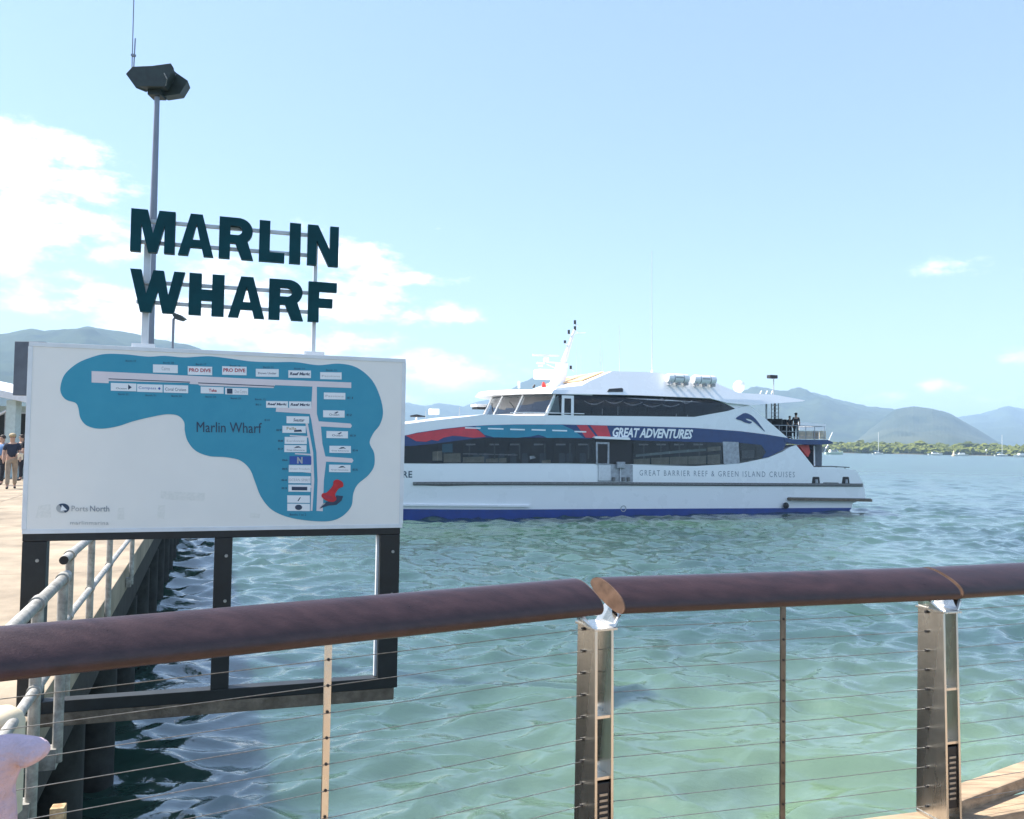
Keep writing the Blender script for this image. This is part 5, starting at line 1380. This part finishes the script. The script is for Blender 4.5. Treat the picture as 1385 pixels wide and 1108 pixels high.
# foredeck gear
fw_ = 3.0
lk = W(*sp(587, 557, w=fw_), fw_); mk('bow_locker', MB().box(lk, SD * .26, NIN * .3, (0, 0, .18)).get(), M['white'], ship, bevel=.03)
aw = mk('anchor_arm', MB().tube([W(*sp(555, 563, w=2), 2), W(*sp(563, 562.5, w=2), 2), W(*sp(575, 563.5, w=2), 2)], [.05, .10, .04], 6).get(), M['dark'], ship)
mk('anchor_post', MB().tube([W(*sp(563, 562, w=2), 2), W(*sp(563, 574, w=2), 2)], .06, 6).get(), M['white'], ship)
for x in (577, 623):
    yb = interp([(546, 574), (580, 569.5), (610, 566), (633, 563.5)], x)
    mk('bow_stanchion', MB().tube([near_(.2)(*sp(x, yb + 1)), near_(.2)(*sp(x, yb - 14))], .02, 5).get(), M['alu'], ship)
mk('wing_roof', MB().box(W(sB + .7, sp(700, 549)[1] + .38, BEAM - .2), SD * 1.2, NIN * .6, (0, 0, .10)).get(), M['white'], ship, bevel=.04)
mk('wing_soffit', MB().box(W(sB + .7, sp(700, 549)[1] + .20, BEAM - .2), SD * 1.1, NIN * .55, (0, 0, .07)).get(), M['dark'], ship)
mk('deck_winch', MB().box(near_(.4)(*sp(543, 620, .4)), SD * .3, NIN * .2, (0, 0, .22)).get(), M['white'], ship, bevel=.05)

# passengers at the stern rail
zfl = az0 + .022
for x, w_, hgt, lab, fc in ((1076.5, 1.6, 1.82, 'taller passenger in dark clothes at the ship\'s upper stern rail', R(20)), (1068, 2.0, 1.62, 'shorter passenger in dark clothes beside the taller one on the ship\'s stern deck', R(160))):
    s_ = sp(x, 592, w=w_)[0]; person(W(s_, zfl, w_), hgt, fc, 'darkcloth', 'darkcloth', lab, hat='darkcloth' if hgt > 1.7 else None, stride=.07)

# ------------------------------------------------------------------ boats at anchor off the far shore
def motor_boat(px, py, y, L, label, hm='hullpale', head=0.2, cab=.4):
    c = at_y(px, py, y); c.z = 0; d = Vector((math.cos(head), math.sin(head), 0)); n = Vector((-d.y, d.x, 0)); b = L * .15
    r_ = thing('motor_boat', c, label, 'boat', 'boats moored off the far shore')
    sec = [(-.5, .9, 1.0), (-.2, 1.0, 1.0), (.2, .95, 1.12), (.42, .5, 1.3), (.5, .05, 1.42)]
    vs = []; fs = []
    for f_, w_, h_ in sec:
        vs += [c + d * L * f_ - n * b * w_ + Vector((0, 0, h_ * L * .11)), c + d * L * f_ * .95 - n * b * w_ * .6 - Vector((0, 0, .2)), c + d * L * f_ * .95 + n * b * w_ * .6 - Vector((0, 0, .2)), c + d * L * f_ + n * b * w_ + Vector((0, 0, h_ * L * .11))]
    for i in range(4):
        o = i * 4
        for k in range(4): fs.append((o + k, o + 4 + k, o + 4 + (k + 1) % 4, o + (k + 1) % 4))
    fs += [(0, 1, 2, 3), (19, 18, 17, 16)]
    mk('hull', (vs, fs), M[hm], r_)
    zc = L * .11
    cb = mk('cabin', slab([[(-.25, 0), (.24, 0.03), (.12, 1), (-.22, 1)]], lambda x, z: c + d * L * x - n * b * .6 + Vector((0, 0, zc + z * L * .13)), lambda x, z: c + d * L * x + n * b * .6 + Vector((0, 0, zc + z * L * .13))), M['hullpale'], r_)
    mk('cabin_window', slab([[(-.18, .35), (.14, .35), (.10, .75), (-.17, .75)]], lambda x, z: c + d * L * x - n * (b * .6 + .03) + Vector((0, 0, zc + z * L * .13)), lambda x, z: c + d * L * x - n * (b * .6 - .02) + Vector((0, 0, zc + z * L * .13))), M['interior'], cb)
    mk('rail', MB().tube([c + d * L * .2 - n * b * .7 + Vector((0, 0, zc + .7)), c + d * L * .46 + Vector((0, 0, zc + .95))], .04, 5).get(), M['mastw'], r_)
    return r_


def yacht(px, py, y, L, H, label, head=0.1):
    c = at_y(px, py, y); c.z = 0; d = Vector((math.cos(head), math.sin(head), 0)); n = Vector((-d.y, d.x, 0)); b = L * .14
    r_ = thing('sailing_yacht', c, label, 'boat', 'boats moored off the far shore')
    vs = []; fs = []
    for f_, w_, h_ in [(-.5, .7, .9), (-.2, 1.0, .85), (.15, .9, .95), (.4, .4, 1.1), (.52, .04, 1.2)]:
        vs += [c + d * L * f_ - n * b * w_ + Vector((0, 0, h_ * L * .11)), c + d * L * f_ * .9 - n * b * w_ * .4 - Vector((0, 0, .3)), c + d * L * f_ * .9 + n * b * w_ * .4 - Vector((0, 0, .3)), c + d * L * f_ + n * b * w_ + Vector((0, 0, h_ * L * .11))]
    for i in range(4):
        o = i * 4
        for k in range(4): fs.append((o + k, o + 4 + k, o + 4 + (k + 1) % 4, o + (k + 1) % 4))
    fs += [(0, 1, 2, 3), (19, 18, 17, 16)]
    mk('hull', (vs, fs), M['hullpale'], r_); zc = L * .095
    mk('coachroof', slab([[(-.22, 0), (.2, 0), (.13, 1), (-.2, 1)]], lambda x, z: c + d * L * x - n * b * .5 + Vector((0, 0, zc + z * .6)), lambda x, z: c + d * L * x + n * b * .5 + Vector((0, 0, zc + z * .6))), M['hullpale'], r_)
    mk('mast', MB().tube([c + d * L * .08 + Vector((0, 0, zc)), c + d * L * .08 + Vector((0, 0, H))], .16, 6).get(), M['mastw'], r_)
    mk('boom', MB().tube([c + d * L * .08 + Vector((0, 0, zc + 1.3)), c - d * L * .35 + Vector((0, 0, zc + 1.35))], .20, 6).get(), M['bluecloth'], r_)
    return r_


motor_boat(1128, 613, 470, 11, 'pale green motor cruiser at anchor just right of the ship\'s stern', 'hullgreen', 0.15)
yacht(1187, 614.5, 520, 7.5, 13.6, 'white yacht with bare mast between the motor cruiser and the wooded shore\'s middle', .2)
motor_boat(1265, 614.5, 520, 8.5, 'white motor boat moored in the middle between the two masted yachts', 'hullpale', -.2)
yacht(1354, 615.8, 520, 9, 13.2, 'white yacht with bare mast near the right edge', .1)
motor_boat(1300, 615.8, 500, 8, 'low dark-windowed motor boat beside a pale channel buoy', 'hullpale', 3.0)
motor_boat(1381, 617, 480, 9.5, 'white motor boat cut off by the right edge of the picture', 'hullpale', 3.3)
c = at_y(1290, 616, 480); c.z = 0
by = thing('channel_buoy', c, 'pale cone-shaped channel buoy left of the low motor boat', 'buoy')
mk('float', MB().tube([c - Vector((0, 0, .3)), c + Vector((0, 0, .7))], 1.1, 10).get(), M['cream'], by)
mk('tower', MB().tube([c + Vector((0, 0, .7)), c + Vector((0, 0, 3.4))], [.7, .12], 8).get(), M['cream'], by)
c = at_y(1334, 614, 560); c.z = 0
by = thing('marker_post', c, 'thin white channel marker post standing in front of the mangroves', 'marker')
mk('pole', MB().tube([c - Vector((0, 0, .8)), c + Vector((0, 0, 3.2))], .3, 8).get(), M['mastw'], by)
mk('top_mark', MB().ball(c + Vector((0, 0, 3.5)), .7, .7, .7, 8, 6).get(), M['mastw'], by)

# ------------------------------------------------------------------ lilac plush toy at the lower left
Yq = 1.62
g = lambda px, py, dy=0.0: at_y(px, py, Yq + dy)
pz = lambda px, z, dy=0.0: Vector((at_y(px, 1050, Yq + dy).x, Yq + dy, z))
J = [(pz(-62, 3.38), .13), (pz(-58, 3.58, .02), .125), (g(-38, 1056), .085), (g(-8, 1034), .056), (g(14, 1017), .042), (g(30, 1014), .028), (g(47, 1017), .036), (g(53, 1031), .030),
     (pz(-66, 3.22), .12), (pz(-105, 3.05), .075), (pz(-110, 2.955), .07), (pz(-20, 3.05), .075), (pz(-16, 2.955), .07), (pz(-110, 3.85, .03), .11), (pz(-128, 3.98, .03), .105), (pz(-190, 3.55), .05), (pz(-215, 3.42), .045)]
E = [(0, 1), (1, 2), (2, 3), (3, 4), (4, 5), (5, 6), (6, 7), (0, 8), (8, 9), (9, 10), (8, 11), (11, 12), (1, 13), (13, 14), (1, 15), (15, 16)]
pt = thing('plush_toy', pz(-62, DECKZ), 'pale lilac plush toy with a rounded paw at the lower left corner before the railing', 'soft toy')
mk('body', skin_mesh(J, E, 2), M['fabric_lilac'], pt, smooth=80)
for sg in (-1, 1):
    mk('eye', MB().ball(pz(-128 + sg * 40, 4.0, -.08), .012, .012, .012).get(), M['dark'], pt, smooth=80)
    mk('ear', skin_mesh([(pz(-128 + sg * 45, 4.03, .03), .03), (pz(-128 + sg * 75, 4.12, .03), .03), (pz(-128 + sg * 95, 4.08, .03), .022)], [(0, 1), (1, 2)], 1), M['fabric_lilac'], pt, smooth=80)
mk('nose', MB().ball(pz(-128, 3.95, -.09), .016, .014, .011).get(), M['dark'], pt, smooth=80)
